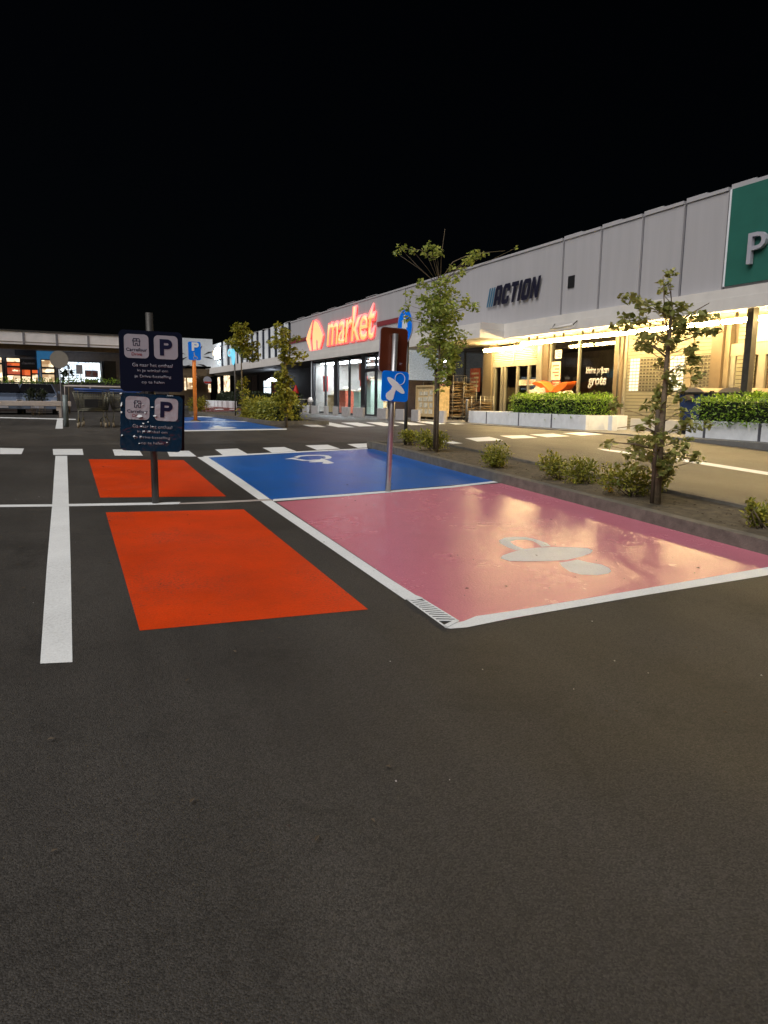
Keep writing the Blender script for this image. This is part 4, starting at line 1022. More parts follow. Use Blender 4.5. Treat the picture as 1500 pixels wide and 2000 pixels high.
M['glint'] = mat('crease_glint', (.03, .05, .08), .16, var=0, spec=1., coat=1.)
M['signwhite_gloss'] = gloss('glossy_sign_white', (.5, .5, .56))
py = base.y - .045
drive_panel([(231.5, 643.6), (355.5, 650), (357.5, 766.5), (234.7, 763.3)], py, 0, 'upper', 'navy')
drive_panel([(234.5, 767), (357.3, 773.5), (353.5, 884), (234.7, 878.5)], py - .01, 1, 'lower', 'film')
hv = (to_sun + (Vector((0, 0, CAMZ)) - Vector((base.x, py, 1.3))).normalized()).normalized()  # facets tilted to mirror the sun, so glints are built into the film
rnd = random.Random(4); mb = MB()
for (px, py_, sx, sy) in ((270, 812, 14, 5), (302, 812, 5, 3), (283, 806, 3, 2), (268, 788, 2, 1.5), (279, 790, 2, 1.5), (297, 795, 4, 2), (237, 790, 3, 9), (237, 805, 3, 4), (289, 824, 3, 2), (280, 827, 3, 2), (276, 833, 3, 1.5), (298, 833, 3, 1.5),
                      (281, 842, 5, 1.5), (292, 842, 5, 1.5), (262, 852, 4, 3), (275, 853, 4, 1.5), (272, 866, 3, 1.5), (326, 864, 3, 1.5), (238, 850, 3, 3), (236, 768.5, 4, 2), (330, 773, 14, .8)):
    c = atv(px, py_, py - .04); k_ = pxsize(c); a = hv.cross(Zv).normalized(); q = a.cross(hv).normalized(); ph = rnd.uniform(0, 6)
    pts = [c + a * (math.cos(t_) * sx * k_ * rnd.uniform(.4, .8)) - q * (math.sin(t_) * sy * k_ * rnd.uniform(.4, .8)) for t_ in [2 * math.pi * i_ / 7 for i_ in range(7)]]
    mb.hexa(pts, [p - hv * .012 for p in pts])
o = mb.build('crease_glints', 'glint', t); o['kind'] = 'stuff'
P4 = [atv(*p, py + .09) for p in ((244, 767), (360.5, 772), (360, 880.5), (246, 878))]
mb = MB(); mb.hexa(P4, [p + Yv * .015 for p in P4]); mb.build('rear_panel', 'navy', t)
mb = MB()
for (px, py_) in ((296, 668), (297, 745), (298, 790), (300, 865)):
    c = atv(px, py_, base.y); mb.lathe((c.x, c.y, c.z), [(.05, -.02), (.05, .02)], 12)
mb.build('clamp', 'galv', t)

base = ground(757, 960)
t = thing('parking_sign', 'leaning steel pole with blue dummy sign and brown sign back above', 'sign', base)
top = atv(772.5, 652, base.y)
mb = MB(); mb.tube([base - Zv * .1, top], .036, 14); mb.build('pole', 'galv', t)
ax = (top - base).normalized(); Xs = Vector((ax.z, 0, -ax.x))
P4 = [atv(*p, base.y + .06) for p in ((745.7, 640), (795.5, 643), (792.5, 727), (739, 727))]
c = sum(P4, Vector()) / 4; w_ = (P4[1] - P4[0]).length * .5 + (P4[2] - P4[3]).length * .5; h_ = (P4[0] - P4[3]).length
fr = (c, Xs, ax, -Yv)
mb = MB(); mb.plate(rrect(w_, h_, .045), fr, 0, .012); pn = mb.build('sign_panel', 'signback', t); pn['label'] = 'brown unpainted sign back'
mb = MB(); mb.plate(rrect(w_ + .016, h_ + .016, .05), fr, -.016, -.001); mb.build('panel_rim', 'signwhite', pn)
mb = MB(); mb.plate([(-.05, h_ * .36), (.05, h_ * .36), (.05, h_ * .33), (-.05, h_ * .33)], fr, .013, .03); mb.plate([(-.05, -h_ * .3), (.05, -h_ * .3), (.05, -h_ * .33), (-.05, -h_ * .33)], fr, .013, .03); mb.build('clamp', 'signback', pn)
mb = MB(); mb.plate([(.085, -h_ * .27), (.125, -h_ * .27), (.125, -h_ * .29), (.085, -h_ * .29)], fr, .0125, .0078); mb.plate([(.085, -h_ * .30), (.115, -h_ * .30), (.115, -h_ * .315), (.085, -h_ * .315)], fr, .0125, .0078); mb.build('maker_plate', 'signtext', pn)
P4 = [atv(*p, base.y - .05) for p in ((746.5, 723.6), (798, 726), (795.5, 785.5), (743, 783))]
c = sum(P4, Vector()) / 4; w_ = (P4[1] - P4[0]).length; h_ = (P4[0] - P4[3]).length
fr = (c, Xs, ax, -Yv)
mb = MB(); mb.plate(rrect(w_, h_, .04), fr, 0, .015); pn = mb.build('sign_panel', 'signblue', t); pn['label'] = 'blue square sign with a white baby dummy'
s_ = w_ / 285.0
def Q(x, y): return ((x - 387) * s_, (742 - y) * s_)        # coordinates read from an enlarged view of the sign face
mb = MB(); mb.plate([((x), (y)) for x, y in ell(*Q(393, 733), 118 * s_, 33 * s_, -rad(37))], fr, .016, .018)
tt = [(355, 738), (398, 768), (385, 800), (378, 830), (372, 860), (355, 880), (330, 882), (300, 868), (288, 840), (292, 815), (315, 795), (340, 775)]
mb.plate([Q(*p) for p in tt], fr, .0185, .0195)
mb.build('dummy_pictogram', 'pac', pn)
o_, i_ = ell(*Q(433, 668), 56 * s_, 58 * s_), ell(*Q(433, 668), 51 * s_, 53 * s_)
mb = MB()
for k in range(len(o_)):
    j = (k + 1) % len(o_); mb.plate([o_[k], o_[j], i_[j], i_[k]], fr, .0165, .0205)
mb.build('ring_pictogram', 'pac', pn)

# blue round path sign half hidden by the tall young tree
def round_sign(label, base, cx, cy, r, mt, figure=True, group=None):
    t = thing('round_sign', label, 'sign', base, group)
    c = atv(cx, cy, base.y); c = Vector((base.x - .05, base.y, c.z))
    mb = MB(); mb.tube([base - Zv * .1, Vector((base.x, base.y, c.z + r * .7))], .035, 10); mb.build('pole', 'darksteel', t)
    fr = side(c)
    mb = MB(); mb.plate(ell(0, 0, r, r), fr, 0, .014); pn = mb.build('sign_disc', 'signwhite' if mt != 'cyan' else 'cyan', t)
    mb = MB(); mb.plate(ell(0, 0, r * .93, r * .93), fr, .015, .017); mb.build('disc_face', mt, pn)
    if figure:
        mb = MB(); f = r
        for pl in ([(-.12, .62), (.12, .62), (.12, .4), (-.12, .4)], [(-.28, .36), (.28, .36), (.36, -.1), (.22, -.1), (.16, .1), (.3, -.7), (.12, -.7), (0, -.2), (-.12, -.7), (-.3, -.7), (-.16, .1), (-.22, -.1), (-.36, -.1)]):
            mb.plate([(a * f, c_ * f) for a, c_ in pl], fr, .018, .020)
        mb.build('walker_pictogram', 'retro', pn)
    return t
base = ground(792, 869, .09)
round_sign('blue round walking path sign half hidden by the tall young tree', base, 796, 637, .335, 'signblue')
base = ground(460, 812, .09)
round_sign('small blue round sign, reflected light put in as glow, beside the far young tree', base, 456, 697, .36, 'cyan', False)  # emission stands in for lamp light reflected by this disc

# orange post with blue parking sign
base = ground(382, 823)
t = thing('parking_sign', 'orange post with blue disabled parking sign at the far blue bays', 'sign', base)
top = atv(378, 668, base.y - .02)
mb = MB(); mb.tube([base, top], .07, 12); mb.build('pole', 'orange', t)
P4 = [atv(*p, base.y - .1) for p in ((367.3, 667), (391.8, 668), (392.2, 703.4), (368, 703))]
c = sum(P4, Vector()) / 4; w_ = (P4[1] - P4[0]).length; h_ = (P4[0] - P4[3]).length
fr = front(c); mb = MB(); mb.plate(rrect(w_, h_, .06), fr, 0, .02); pn = mb.build('sign_panel', 'signblue', t)
p_glyph(-.10, .16, .0, .31, fr, .021, .024).build('letter', 'retro', pn)
mb = MB()
ws = [(-.04, -.1), (0, -.1), (.02, -.2), (.09, -.2), (.12, -.28), (.1, -.29), (.07, -.225), (-.01, -.225)]
mb.plate(ws, fr, .021, .023); o_, i_ = ell(.02, -.25, .075, .075, n=18), ell(.02, -.25, .055, .055, n=18)
for k in range(3, 16): mb.plate([o_[k], o_[k + 1], i_[k + 1], i_[k]], fr, .0215, .0235)
mb.plate(ell(-.02, -.07, .022, .022, n=12), fr, .021, .023); mb.build('wheelchair_pictogram', 'signwhite', pn)
mb = MB(); mb.lathe((base.x, base.y, base.z), [(.2, 0), (.2, .02), (.1, .05)], 12); mb.build('base_plate', 'oldbrown', t)

# ------------------------------------------------------------------ trees and shrubs
def tree(label, base, px_trunk, branches, blobs, leafm, lsize, dens, r0, stake=None, depth=1.0, seed=1, group=None, hug=()):
    rnd = random.Random(seed); t = thing('young_tree', label, 'tree', base, group)
    v0 = base.y; k = pxsize(base + Zv * 2)
    pts = [base - Zv * .1] + [atv(*p, v0) for p in px_trunk]
    mb = MB(); mb.tube(pts, r0, 9, r0 * .28); mb.build('trunk', 'bark', t)
    mb = MB()
    for br in branches:
        dy = rnd.uniform(-.25, .25); n = len(br)
        mb.tube([atv(*p, v0 + dy * i / max(n - 1, 1)) for i, p in enumerate(br)], r0 * .26, 6, r0 * .1)
    lf = MB(); blobs = list(blobs)
    for q0, q1, rr in hug:
        for i in range(int((q1[1] - q0[1]) / 11)):
            f = i / max(1, int((q1[1] - q0[1]) / 11)); blobs.append((q0[0] + (q1[0] - q0[0]) * f + rnd.uniform(-1, 1) * rr * .7, q0[1] + (q1[1] - q0[1]) * f, rr, 9))
    for (px, py, rx, ry) in blobs:
        yoff = rnd.uniform(-1, 1) * depth * .35
        c = atv(px, py, v0) + Yv * yoff
        # twig from the trunk line to the clump
        best = min(pts[1:], key=lambda q: (q - c).length + max(0, q.z - c.z) * 2)
        seg = min(((pts[i].lerp(pts[i + 1], f)) for i in range(len(pts) - 1) for f in (0, .25, .5, .75, 1)), key=lambda q: (q - (c - Zv * .12)).length)
        if (seg - c).length > .06 and len(branches) < 99:
            mid = seg.lerp(c, .5) + Vector((rnd.gauss(0, .02), rnd.gauss(0, .02), .02)); mb.tube([seg, mid, c], .006 * lsize / .1, 5, .0025)
        rx, ry = rx * 1.2, ry * 1.25; n = max(6, int(rx * ry * k * k * dens))
        for i in range(n):
            while True:
                q = Vector((rnd.uniform(-1, 1), rnd.uniform(-1, 1), rnd.uniform(-1, 1)))
                if q.length < 1: break
            p = c + Vector((q.x * rx * k, q.y * max(rx, ry) * k * 1.1, q.z * ry * k))
            d = Vector((q.x + rnd.gauss(0, .6), q.y + rnd.gauss(0, .6), rnd.gauss(-.25, .45))).normalized()
            up = (Zv + Vector((rnd.gauss(0, .5), rnd.gauss(0, .5), 0))).normalized()
            s_ = lsize * rnd.uniform(.6, 1.25); lf.leaf(p - d * s_ * .5, d, up, s_, s_ * .72, rnd.uniform(-.1, .35))
    mb.build('branches', 'bark', t); lf.build('crown', leafm, t, False)
    if stake:
        mb = MB(); mb.tube([atv(*stake[0], v0 - .1), atv(*stake[1], v0 - .1)], stake[2], 8); mb.build('stake', 'stake', t)
    return t
Bz = lambda px, py: ground(px, py, .09)
T1 = [(794, 482, 11, 8), (783, 488, 6, 5), (799, 494, 8, 6), (835, 480, 8, 6), (844, 494, 18, 12), (860, 485, 6, 5), (820, 488, 5, 4), (879, 523, 9, 6), (892, 514, 9, 8), (908, 504, 12, 8), (925, 509, 7, 6), (943, 494, 11, 7), (965, 492, 8, 4), (986, 491, 4, 3), (896, 532, 9, 8),
      (813, 556, 10, 9), (832, 565, 10, 8), (809, 573, 9, 6), (879, 549, 9, 7), (891, 537, 8, 8), (896, 568, 14, 12), (860, 554, 6, 6), (844, 579, 14, 8), (872, 575, 14, 9), (818, 587, 10, 8), (837, 596, 18, 12), (872, 592, 18, 12), (892, 589, 12, 10), (925, 592, 9, 9), (906, 605, 14, 8), (792, 596, 7, 6), (795, 606, 7, 5),
      (851, 610, 18, 12), (827, 615, 14, 10), (882, 617, 16, 10), (802, 624, 9, 7), (837, 631, 16, 10), (868, 631, 16, 10), (814, 648, 9, 8), (844, 648, 14, 10), (861, 644, 10, 10), (851, 664, 14, 8), (814, 681, 8, 7), (827, 691, 12, 9), (847, 683, 14, 10), (875, 674, 12, 9), (889, 688, 12, 10), (917, 665, 12, 4), (861, 700, 14, 10), (882, 700, 14, 9), (844, 712, 13, 9), (875, 712, 14, 9), (860, 723, 12, 9), (883, 716, 8, 8), (864, 737, 6, 8), (843, 718, 8, 8), (839, 762, 7, 4), (855, 760, 5, 5)]
tree('tall thin young tree with wide sparse top beside the round blue sign', Bz(853, 884), [(855, 800), (858, 700), (859, 620), (860, 560)],
     [[(860, 560), (862, 500), (866, 470), (869, 447)], [(858, 552), (854, 525), (850, 505), (820, 488), (790, 486)], [(861, 548), (872, 530), (884, 512), (910, 500), (950, 493), (986, 490)], [(860, 620), (890, 605), (925, 590)], [(858, 650), (835, 630), (800, 620)]],
     T1, 'leaf', .085, 2500, .032, ((848, 878), (852, 720), .026), seed=3, hug=[((860, 555), (858, 760), 15), ((862, 590), (862, 700), 24)])
T2 = [(1295, 536, 14, 7), (1283, 556, 13, 7), (1313, 566, 13, 8), (1246, 581, 18, 9), (1230, 600, 15, 9), (1272, 578, 12, 8), (1277, 599, 18, 11), (1303, 594, 8, 9), (1337, 604, 21, 12), (1386, 590, 16, 7), (1246, 633, 20, 9), (1272, 622, 16, 9), (1355, 614, 14, 9), (1332, 627, 16, 9), (1274, 653, 14, 9), (1230, 664, 11, 7), (1277, 677, 19, 10), (1326, 656, 17, 12), (1376, 648, 13, 9), (1352, 653, 12, 8), (1326, 679, 14, 7), (1373, 674, 9, 6), (1258, 612, 14, 8), (1345, 640, 12, 8), (1300, 640, 10, 8),
      (1313, 708, 8, 9), (1332, 708, 6, 6), (1316, 734, 9, 16), (1303, 760, 9, 16), (1310, 780, 8, 12), (1243, 794, 13, 10), (1287, 794, 11, 12), (1316, 799, 9, 9), (1204, 835, 9, 6), (1251, 822, 13, 9), (1306, 828, 13, 12), (1332, 830, 9, 9), (1233, 859, 16, 11), (1264, 864, 18, 12), (1306, 864, 14, 12), (1350, 864, 11, 6), (1199, 864, 7, 5), (1277, 890, 20, 12), (1238, 885, 11, 8), (1316, 898, 14, 8), (1360, 900, 13, 6), (1337, 887, 11, 6), (1272, 916, 14, 11), (1300, 929, 11, 15), (1222, 873, 10, 6)]
tree('young tree with broken top and leafy base in front of the right shop shutters', Bz(1283, 985), [(1288, 900), (1295, 800), (1302, 708), (1308, 650), (1312, 594)],
     [[(1306, 660), (1298, 610), (1295, 540)], [(1304, 700), (1270, 672), (1235, 662)], [(1307, 672), (1345, 662), (1372, 650)], [(1309, 640), (1350, 612), (1385, 592)], [(1292, 850), (1250, 830), (1206, 836)], [(1291, 885), (1330, 890), (1362, 900)], [(1291, 880), (1240, 868), (1200, 864)]],
     T2, 'leaf_dark', .082, 4300, .045, ((1273, 983), (1285, 800), .022), seed=5, hug=[((1306, 690), (1288, 930), 9), ((1282, 850), (1278, 930), 14), ((1300, 600), (1304, 680), 12)])
T3 = [(539, 639, 7, 7), (563, 646, 9, 7), (548, 652, 8, 7), (537, 668, 12, 10), (557, 668, 10, 9), (577, 663, 10, 6), (526, 675, 7, 7), (552, 685, 12, 8), (570, 685, 12, 9), (583, 694, 12, 8), (570, 707, 14, 8), (554, 703, 8, 8), (552, 723, 5, 8), (554, 738, 10, 10), (548, 752, 14, 12), (565, 747, 10, 12), (554, 767, 16, 14), (565, 778, 10, 14), (548, 784, 14, 14), (557, 800, 12, 12), (563, 813, 6, 8)]
tree('leafy young tree left of the glowing red shop sign', Bz(559, 829), [(558, 755), (557, 722), (556, 690), (554, 645)], [[(556, 690), (570, 665), (580, 655)], [(556, 700), (536, 672), (528, 660)]], T3, 'leaf_y', .14, 1300, .05, None, seed=8, hug=[((556, 655), (556, 720), 10), ((556, 735), (558, 800), 13)])
T4 = [(462, 636, 6, 5), (480, 637, 6, 5), (471, 648, 8, 8), (467, 659, 10, 7), (451, 668, 9, 5), (469, 668, 13, 8), (464, 679, 12, 8), (482, 675, 10, 8), (500, 675, 9, 8), (473, 690, 12, 8), (491, 690, 13, 10), (502, 697, 8, 8), (491, 703, 8, 5), (480, 743, 7, 8), (473, 754, 10, 10), (475, 769, 9, 10), (473, 785, 6, 6)]
tree('young tree with a round head beside the small bright round sign', Bz(473, 812), [(473, 770), (471, 703), (468, 640)], [[(470, 690), (490, 680), (502, 676)], [(470, 690), (455, 672), (448, 668)]], T4, 'leaf_y', .17, 900, .05, None, seed=9, hug=[((469, 645), (472, 700), 14)])
def shrub(label, bp, blobs, leafm='shrubleaf', lsize=.052, dens=19000, seed=1, group=None, name='shrub'):
    rnd = random.Random(seed); t = thing(name, label, 'shrub', bp, group); k = pxsize(bp)
    lf = MB(); st = MB(); nst = 0
    for (px, py, rx, ry) in blobs:
        c = atv(px, py, bp.y) + Yv * rnd.uniform(-.1, .1)
        for j in range(5):
            a = Vector((bp.x + rnd.gauss(0, .06), bp.y + rnd.gauss(0, .06), bp.z)); e = c + Vector((rnd.uniform(-.7, .7) * rx * k, rnd.uniform(-.5, .5) * rx * k, rnd.uniform(0, .6) * ry * k))
            st.tube([a, a.lerp(e, .5) + Vector((rnd.gauss(0, .03), rnd.gauss(0, .03), -.02)), e], .007, 5, .003)
        n = int(rx * ry * k * k * dens)
        for i in range(n):
            q = Vector((rnd.gauss(0, 1), rnd.gauss(0, 1), rnd.gauss(0, 1))).normalized() * (rnd.random() ** .45) * rnd.uniform(.75, 1.12)
            p = c + Vector((q.x * rx * k * 1.35, q.y * rx * k * 1.2, q.z * ry * k * 1.4))
            d = (q + Vector((rnd.gauss(0, .6), rnd.gauss(0, .6), rnd.gauss(.2, .5)))).normalized(); s_ = lsize * rnd.uniform(.6, 1.3)
            lf.leaf(p - d * s_ * .5, d, (Zv + Vector((rnd.gauss(0, .5), rnd.gauss(0, .5), 0))).normalized(), s_, s_ * .55, .2)
    st.build('stem', 'bark', t); lf.build('foliage', leafm, t, False); return t
SG = 'low shrubs on the kerbed island'
shrub('low shrub at the foot of the round blue sign pole', Bz(797, 870), [(790, 850, 13, 10), (803, 852, 13, 11)], seed=1, group=SG)
shrub('low shrub wrapped round the foot of the tall young tree', Bz(846, 882), [(832, 855, 16, 15), (858, 858, 16, 15), (845, 866, 14, 10)], seed=2, group=SG)
shrub('single round shrub alone in the middle of the island', Bz(964, 913), [(964, 888, 26, 20), (960, 897, 18, 12)], seed=3, group=SG)
shrub('shrub with a taller left tuft on the island, third from the tall tree', Bz(1085, 937), [(1070, 905, 22, 18), (1087, 915, 20, 18)], seed=4, group=SG)
shrub('wide shrub right beside the tufted shrub on the island', Bz(1138, 945), [(1125, 920, 24, 22), (1150, 922, 22, 22)], seed=5, group=SG)
shrub('dark shrub pressed against the broken-topped young tree', Bz(1232, 970), [(1200, 932, 22, 20), (1232, 936, 28, 24), (1258, 942, 18, 22), (1300, 945, 14, 16)], seed=6, group=SG)
shrub('small shrub at the right edge of the photograph on the island', Bz(1482, 1032), [(1458, 985, 8, 12), (1480, 1008, 18, 20), (1499, 1010, 16, 22)], seed=7, group=SG)
shrub('fallen yellow leaves under the dark shrub by the young tree', Bz(1192, 962), [(1183, 954, 4, 4), (1196, 957, 5, 4)], 'yellowfl', .06, 20000, 8, None, 'yellow_leaf_cluster')
shrub('brownish bush beside the orange sign post', ground(388, 804), [(378, 790, 12, 12), (395, 791, 13, 13)], 'leaf_y', .13, 3000, 9)
shrub('dark shrub with bare stems in front of the parked cars', ground(66, 813), [(64, 774, 12, 12), (60, 766, 7, 8)], 'darkhedge', .1, 5000, 10)
shrub('second dark shrub with bare stems right of the first at the rail', ground(80, 813), [(82, 775, 10, 11), (83, 767, 6, 6)], 'darkhedge', .1, 5000, 11)
hq = [Bz(478, 812), Bz(512, 817), Bz(590, 831)]
hedge('yellowish low hedge at the foot of the far young tree', 7.5, 8.4, 28.9, 31.2, FLAT + .1, 1.30, 900, 'leaf_y', .15, rag=.1)
hedge('dense green low hedge beside the young tree near the supermarket', 7.3, 8.4, 25.4, 28.7, FLAT + .1, 1.36, 1400, 'shrubleaf', .14, rag=.09)
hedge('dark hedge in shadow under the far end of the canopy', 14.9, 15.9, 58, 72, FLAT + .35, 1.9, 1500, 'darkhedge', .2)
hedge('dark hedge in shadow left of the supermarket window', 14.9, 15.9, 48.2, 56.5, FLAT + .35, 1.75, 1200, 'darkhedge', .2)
for k, px in enumerate((403.5, 409.5, 415, 421.5, 429, 438.5, 450)):
    a = atn(px, 790, 14.3); mb = MB(); mb.box(14.3, 14.75, a.y - .55, a.y + .55, FLAT, FLAT + .62)
    tag(mb.build('concrete_block', 'white', None, bevel=.03), 'small white block in the far row beneath the dark hedge', 'concrete block', 'white blocks at the far dark hedge')

# far end of the shop building: flood lamp, framed white panels, entrance details
t = thing('flood_lamp', 'bright white flood lamp at the far corner of the shop building', 'lamp', (16.4, 79, 6.3))
c = atn(424.5, 690, 16.5)
mb = MB(); mb.box(16.44, 16.55, c.y - 1.1, c.y + 1.1, c.z - .55, c.z + .55); mb.build('lamp_face', 'flood', t)
mb = MB(); mb.box(16.552, 16.61, c.y - 1.2, c.y + 1.2, c.z - .62, c.z + .62); mb.build('housing', 'alu', t)
mb = MB(); c = atv(417.5, 690, 78.5); mb.box(c.x - .2, c.x, 78.4, 78.6, c.z - .25, c.z + .25); mb.build('side_light', 'goods_y', t)
c = atn(448, 689, 16.5)
t = thing('shop_sign', 'tiny round cyan glowing sign on the far upper wall', 'shop sign', (16.5, c.y, c.z))
mb = MB(); mb.plate(ell(0, 0, .85, .38), side((16.58, c.y, c.z)), 0, .08); mb.build('disc', 'cyan', t)
mb = MB(); mb.plate(ell(0, 0, .5, .2), side((16.58, c.y, c.z)), .081, .09); mb.build('mark', 'ledge', t)
t = thing('wall_lamp', 'white hanging wall lamp glowing over a lit poster under the dark canopy', 'lamp', (18.6, 52, 3))
c = atn(531, 742, 18.4)
mb = MB(); mb.lathe((c.x, c.y, c.z - .12), [(.5, 0), (.42, .12), (.1, .3)], 14); mb.build('shade', 'lampwhite', t)
mb = MB(); mb.tube([(c.x, c.y, c.z + .18), (c.x, c.y, CB + .05)], .02, 6); mb.build('cord', 'black', t)
def far_panel(px0, py0, px1, py1, x, mt, name, label, cat, bars=0):
    a, c = atn(px0, py0, x), atn(px1, py1, x)
    t = thing(name, label, cat, (x, (a.y + c.y) / 2, c.z))
    mb = MB(); mb.box(x, x + .08, c.y, a.y, c.z, a.z); mb.build('panel', mt, t)
    mb = MB()
    for (ya_, yb_, za, zb) in ((c.y - .08, a.y + .08, a.z, a.z + .1), (c.y - .08, a.y + .08, c.z - .1, c.z), (c.y - .08, c.y - .001, c.z, a.z), (a.y + .001, a.y + .08, c.z, a.z)): mb.box(x - .04, x + .07, ya_, yb_, za, zb)
    for k in range(bars):
        z = c.z + (a.z - c.z) * (k + 1) / (bars + 1); mb.box(x - .05, x - .001, c.y, a.y, z - .04, z + .04)
    mb.build('frame', 'darkframe', t)
far_panel(515, 744, 530, 769, 19.3, 'w_white', 'lit_poster', 'pale lit poster under the hanging wall lamp', 'poster', 1)
far_panel(531.5, 742, 540, 769, 19.3, 'posterred', 'red_shelf', 'dull red shelf beside the lit poster under the dark canopy', 'shelf', 3)
far_panel(491, 735, 503, 771, 19.3, 'interior_dark', 'dark_window', 'dark window left of the lit poster under the canopy', 'window', 0)
far_panel(437, 734, 450, 770, 19.0, 'w_cream', 'lit_door', 'pale lit door panel at the far end under the canopy', 'door', 0)
far_panel(425, 737, 431, 769, 19.0, 'w_cream', 'lit_window', 'narrow lit window at the far end left of the pale door', 'window', 0)
mb = MB(); a = atn(578, 784, 16.2); t = thing('red_parasol', 'folded dark red parasol standing by the dark wall near the litter bin', 'parasol', (16.2, a.y, FLAT))
mb.lathe((16.2, a.y, BZ + .35), [(.35, 0), (.4, .3), (.2, 1.1), (.04, 1.5)], 10); mb.build('canopy', 'redban', t)
mb = MB(); mb.tube([(16.2, a.y, BZ), (16.2, a.y, BZ + .36)], .03, 8); mb.lathe((16.2, a.y, BZ), [(.25, 0), (.25, .06)], 12); mb.build('base', 'darksteel', t)
# white end sign board with black palm-like drawing, facing the lot
V2 = 78.0
t = thing('advert_board', 'white advert board with black leaf drawing at the far end of the lot', 'sign', (14, V2, 4.6))
a, c = atv(330, 658.5, V2), atv(416, 716, V2)
mb = MB(); mb.box(a.x, c.x, V2, V2 + .3, c.z, a.z); mb.build('board', 'ledge', t)
mb = MB()
for (px, py, ang, ln) in ((398, 693, 20, 1.1), (396, 697, -10, 1.2), (362, 692, 160, 1.2), (366, 697, 200, 1.2), (385, 711, -15, 1.3), (374, 712, 195, 1.5), (388, 688, 60, .8), (360, 702, 185, .9)):
    p = atv(px, py, V2 - .02); d = Vector((math.cos(rad(ang)), 0, math.sin(rad(ang)))); u = Vector((-d.z, 0, d.x)) * .14
    mb.hexa([p - Yv * .01, p + d * ln * .5 + u, p + d * ln, p + d * ln * .5 - u * .2], [p, p + d * ln * .5 + u + Yv * .008, p + d * ln + Yv * .008, p + d * ln * .5 - u * .2 + Yv * .008])
mb.build('leaf_drawing', 'black', t)
t = thing('far_shop', 'small far shop with dim lit window under the white advert board', 'building', (14, V2 + 1, FLAT))
a, c = atv(330, 719, V2 + .5), atv(417, 735, V2 + .5)
mb = MB(); mb.box(a.x, c.x, V2 + .2, V2 + 2, c.z, a.z); mb.build('canopy', 'oldbrown', t)
mb = MB(); mb.box(a.x, c.x, V2 + 2.4, V2 + 2.6, FLAT, a.z); mb.build('wall', 'oldbrown', t)
for (x0, x1, y0, y1, mt) in ((360, 364, 738, 762, 'w_cream'), (366, 376, 738, 760, 'w_cream'), (407, 412, 750, 766, 'w_cream')):
    a, c = atv(x0, y0, V2 + 2.3), atv(x1, y1, V2 + 2.3); mb = MB(); mb.box(a.x, c.x, V2 + 2.3, V2 + 2.38, c.z, a.z); mb.build('window', mt, t)
t = thing('round_sign', 'red and white round sign hanging at the far dim shop', 'sign', (15, V2, 2.5))
c = atv(405, 743, V2); fr = front(c); mb = MB(); mb.plate(ell(0, 0, .42, .42), fr, 0, .1); pn = mb.build('disc', 'signwhite', t)
mb = MB(); mb.plate([(-.38, -.12), (.38, -.12), (.28, -.3), (-.28, -.3)], fr, .101, .12); mb.build('red_band', 'redban', pn)
mb = MB(); mb.tube([c + Zv * .4, c + Zv * 1.2], .03, 6); mb.build('hanger', 'darksteel', t)

# ------------------------------------------------------------------ left: shopping building across the lot
VL = 46.0
def lz(py, px=110): return atv(px, py, VL).z
lb = thing('shop_building', 'low shop building across the lot with pale fascia and lit orange and white windows', 'building', (0, VL, FLAT))
xr0, xr1 = -26, atv(330, 700, VL).x
zt_, zb_ = atv(110, 650.5, VL).z, atv(110, 675, VL).z; zl = atv(110, 670, VL).z
mb = MB(); mb.box(xr0, xr1, VL, VL + .25, zb_, zt_); mb.build('fascia', 'fasc', lb)
mb = MB(); mb.box(xr0, xr1, VL - .02, VL - .001, zl - .03, zl); mb.build('fascia_groove', 'oldbrown', lb)
mb = MB()
for px in (-40, 46.5, 111, 172.5, 235): x = atv(px, 665, VL).x; mb.box(x - .06, x + .06, VL - .03, VL - .003, zb_, zt_ - .06)
mb.build('fascia_joint', 'graywall2', lb)
mb = MB(); mb.box(xr0, xr1, VL - .05, VL + 14, zt_ + .001, zt_ + .08); mb.build('roof', 'darksteel', lb)
mb = MB(); mb.box(xr0, xr1, VL + .26, VL + 3, zb_ - .02, zb_ + .06); mb.box(xr0, xr1, VL + .3, VL + .7, zb_ - .25, zb_ - .022); mb.build('soffit_beam', 'oldbrown', lb)
VS = VL + 2.5
mb = MB(); mb.box(xr0, xr1, VS + .3, VS + .5, FLAT, zb_); mb.build('front_wall', 'graywall2', lb)
mb = MB(); mb.box(atv(203, 700, VS).x, atv(226, 700, VS).x, VS + .05, VS + .28, FLAT, atv(210, 705, VS).z); mb.build('dark_door', 'black', lb)
def lwin(x0, y0, x1, y1, mt, nm='window', bars=()):
    a, c = atv(x0, y0, VS), atv(x1, y1, VS)
    mb = MB(); mb.box(a.x, c.x, VS + .2, VS + .28, c.z, a.z); wn = mb.build(nm, mt, lb)
    mb = MB(); f = .05
    for q in ((a.x - f, c.x + f, a.z, a.z + f), (a.x - f, c.x + f, c.z - f, c.z), (a.x - f, a.x, c.z, a.z), (c.x, c.x + f, c.z, a.z)): mb.box(q[0], q[1], VS + .02, VS + .29, q[2], q[3])
    for t_ in bars: mb.box(a.x, c.x, VS + .1, VS + .195, a.z + (c.z - a.z) * t_ - .05, a.z + (c.z - a.z) * t_ + .05)
    mb.build('frame', 'darkframe', wn); return wn
lwin(-6, 698, 5.5, 745, 'w_cream', bars=(.25,)); lwin(-22, 698, -9, 745, 'w_cream', bars=(.3,))
lwin(12.5, 699, 38.5, 707, 'w_cream'); lwin(13, 708, 38.5, 714.5, 'w_orange'); lwin(13.5, 717.5, 39.5, 732, 'w_orange'); lwin(14, 732.5, 40, 746, 'w_cream')
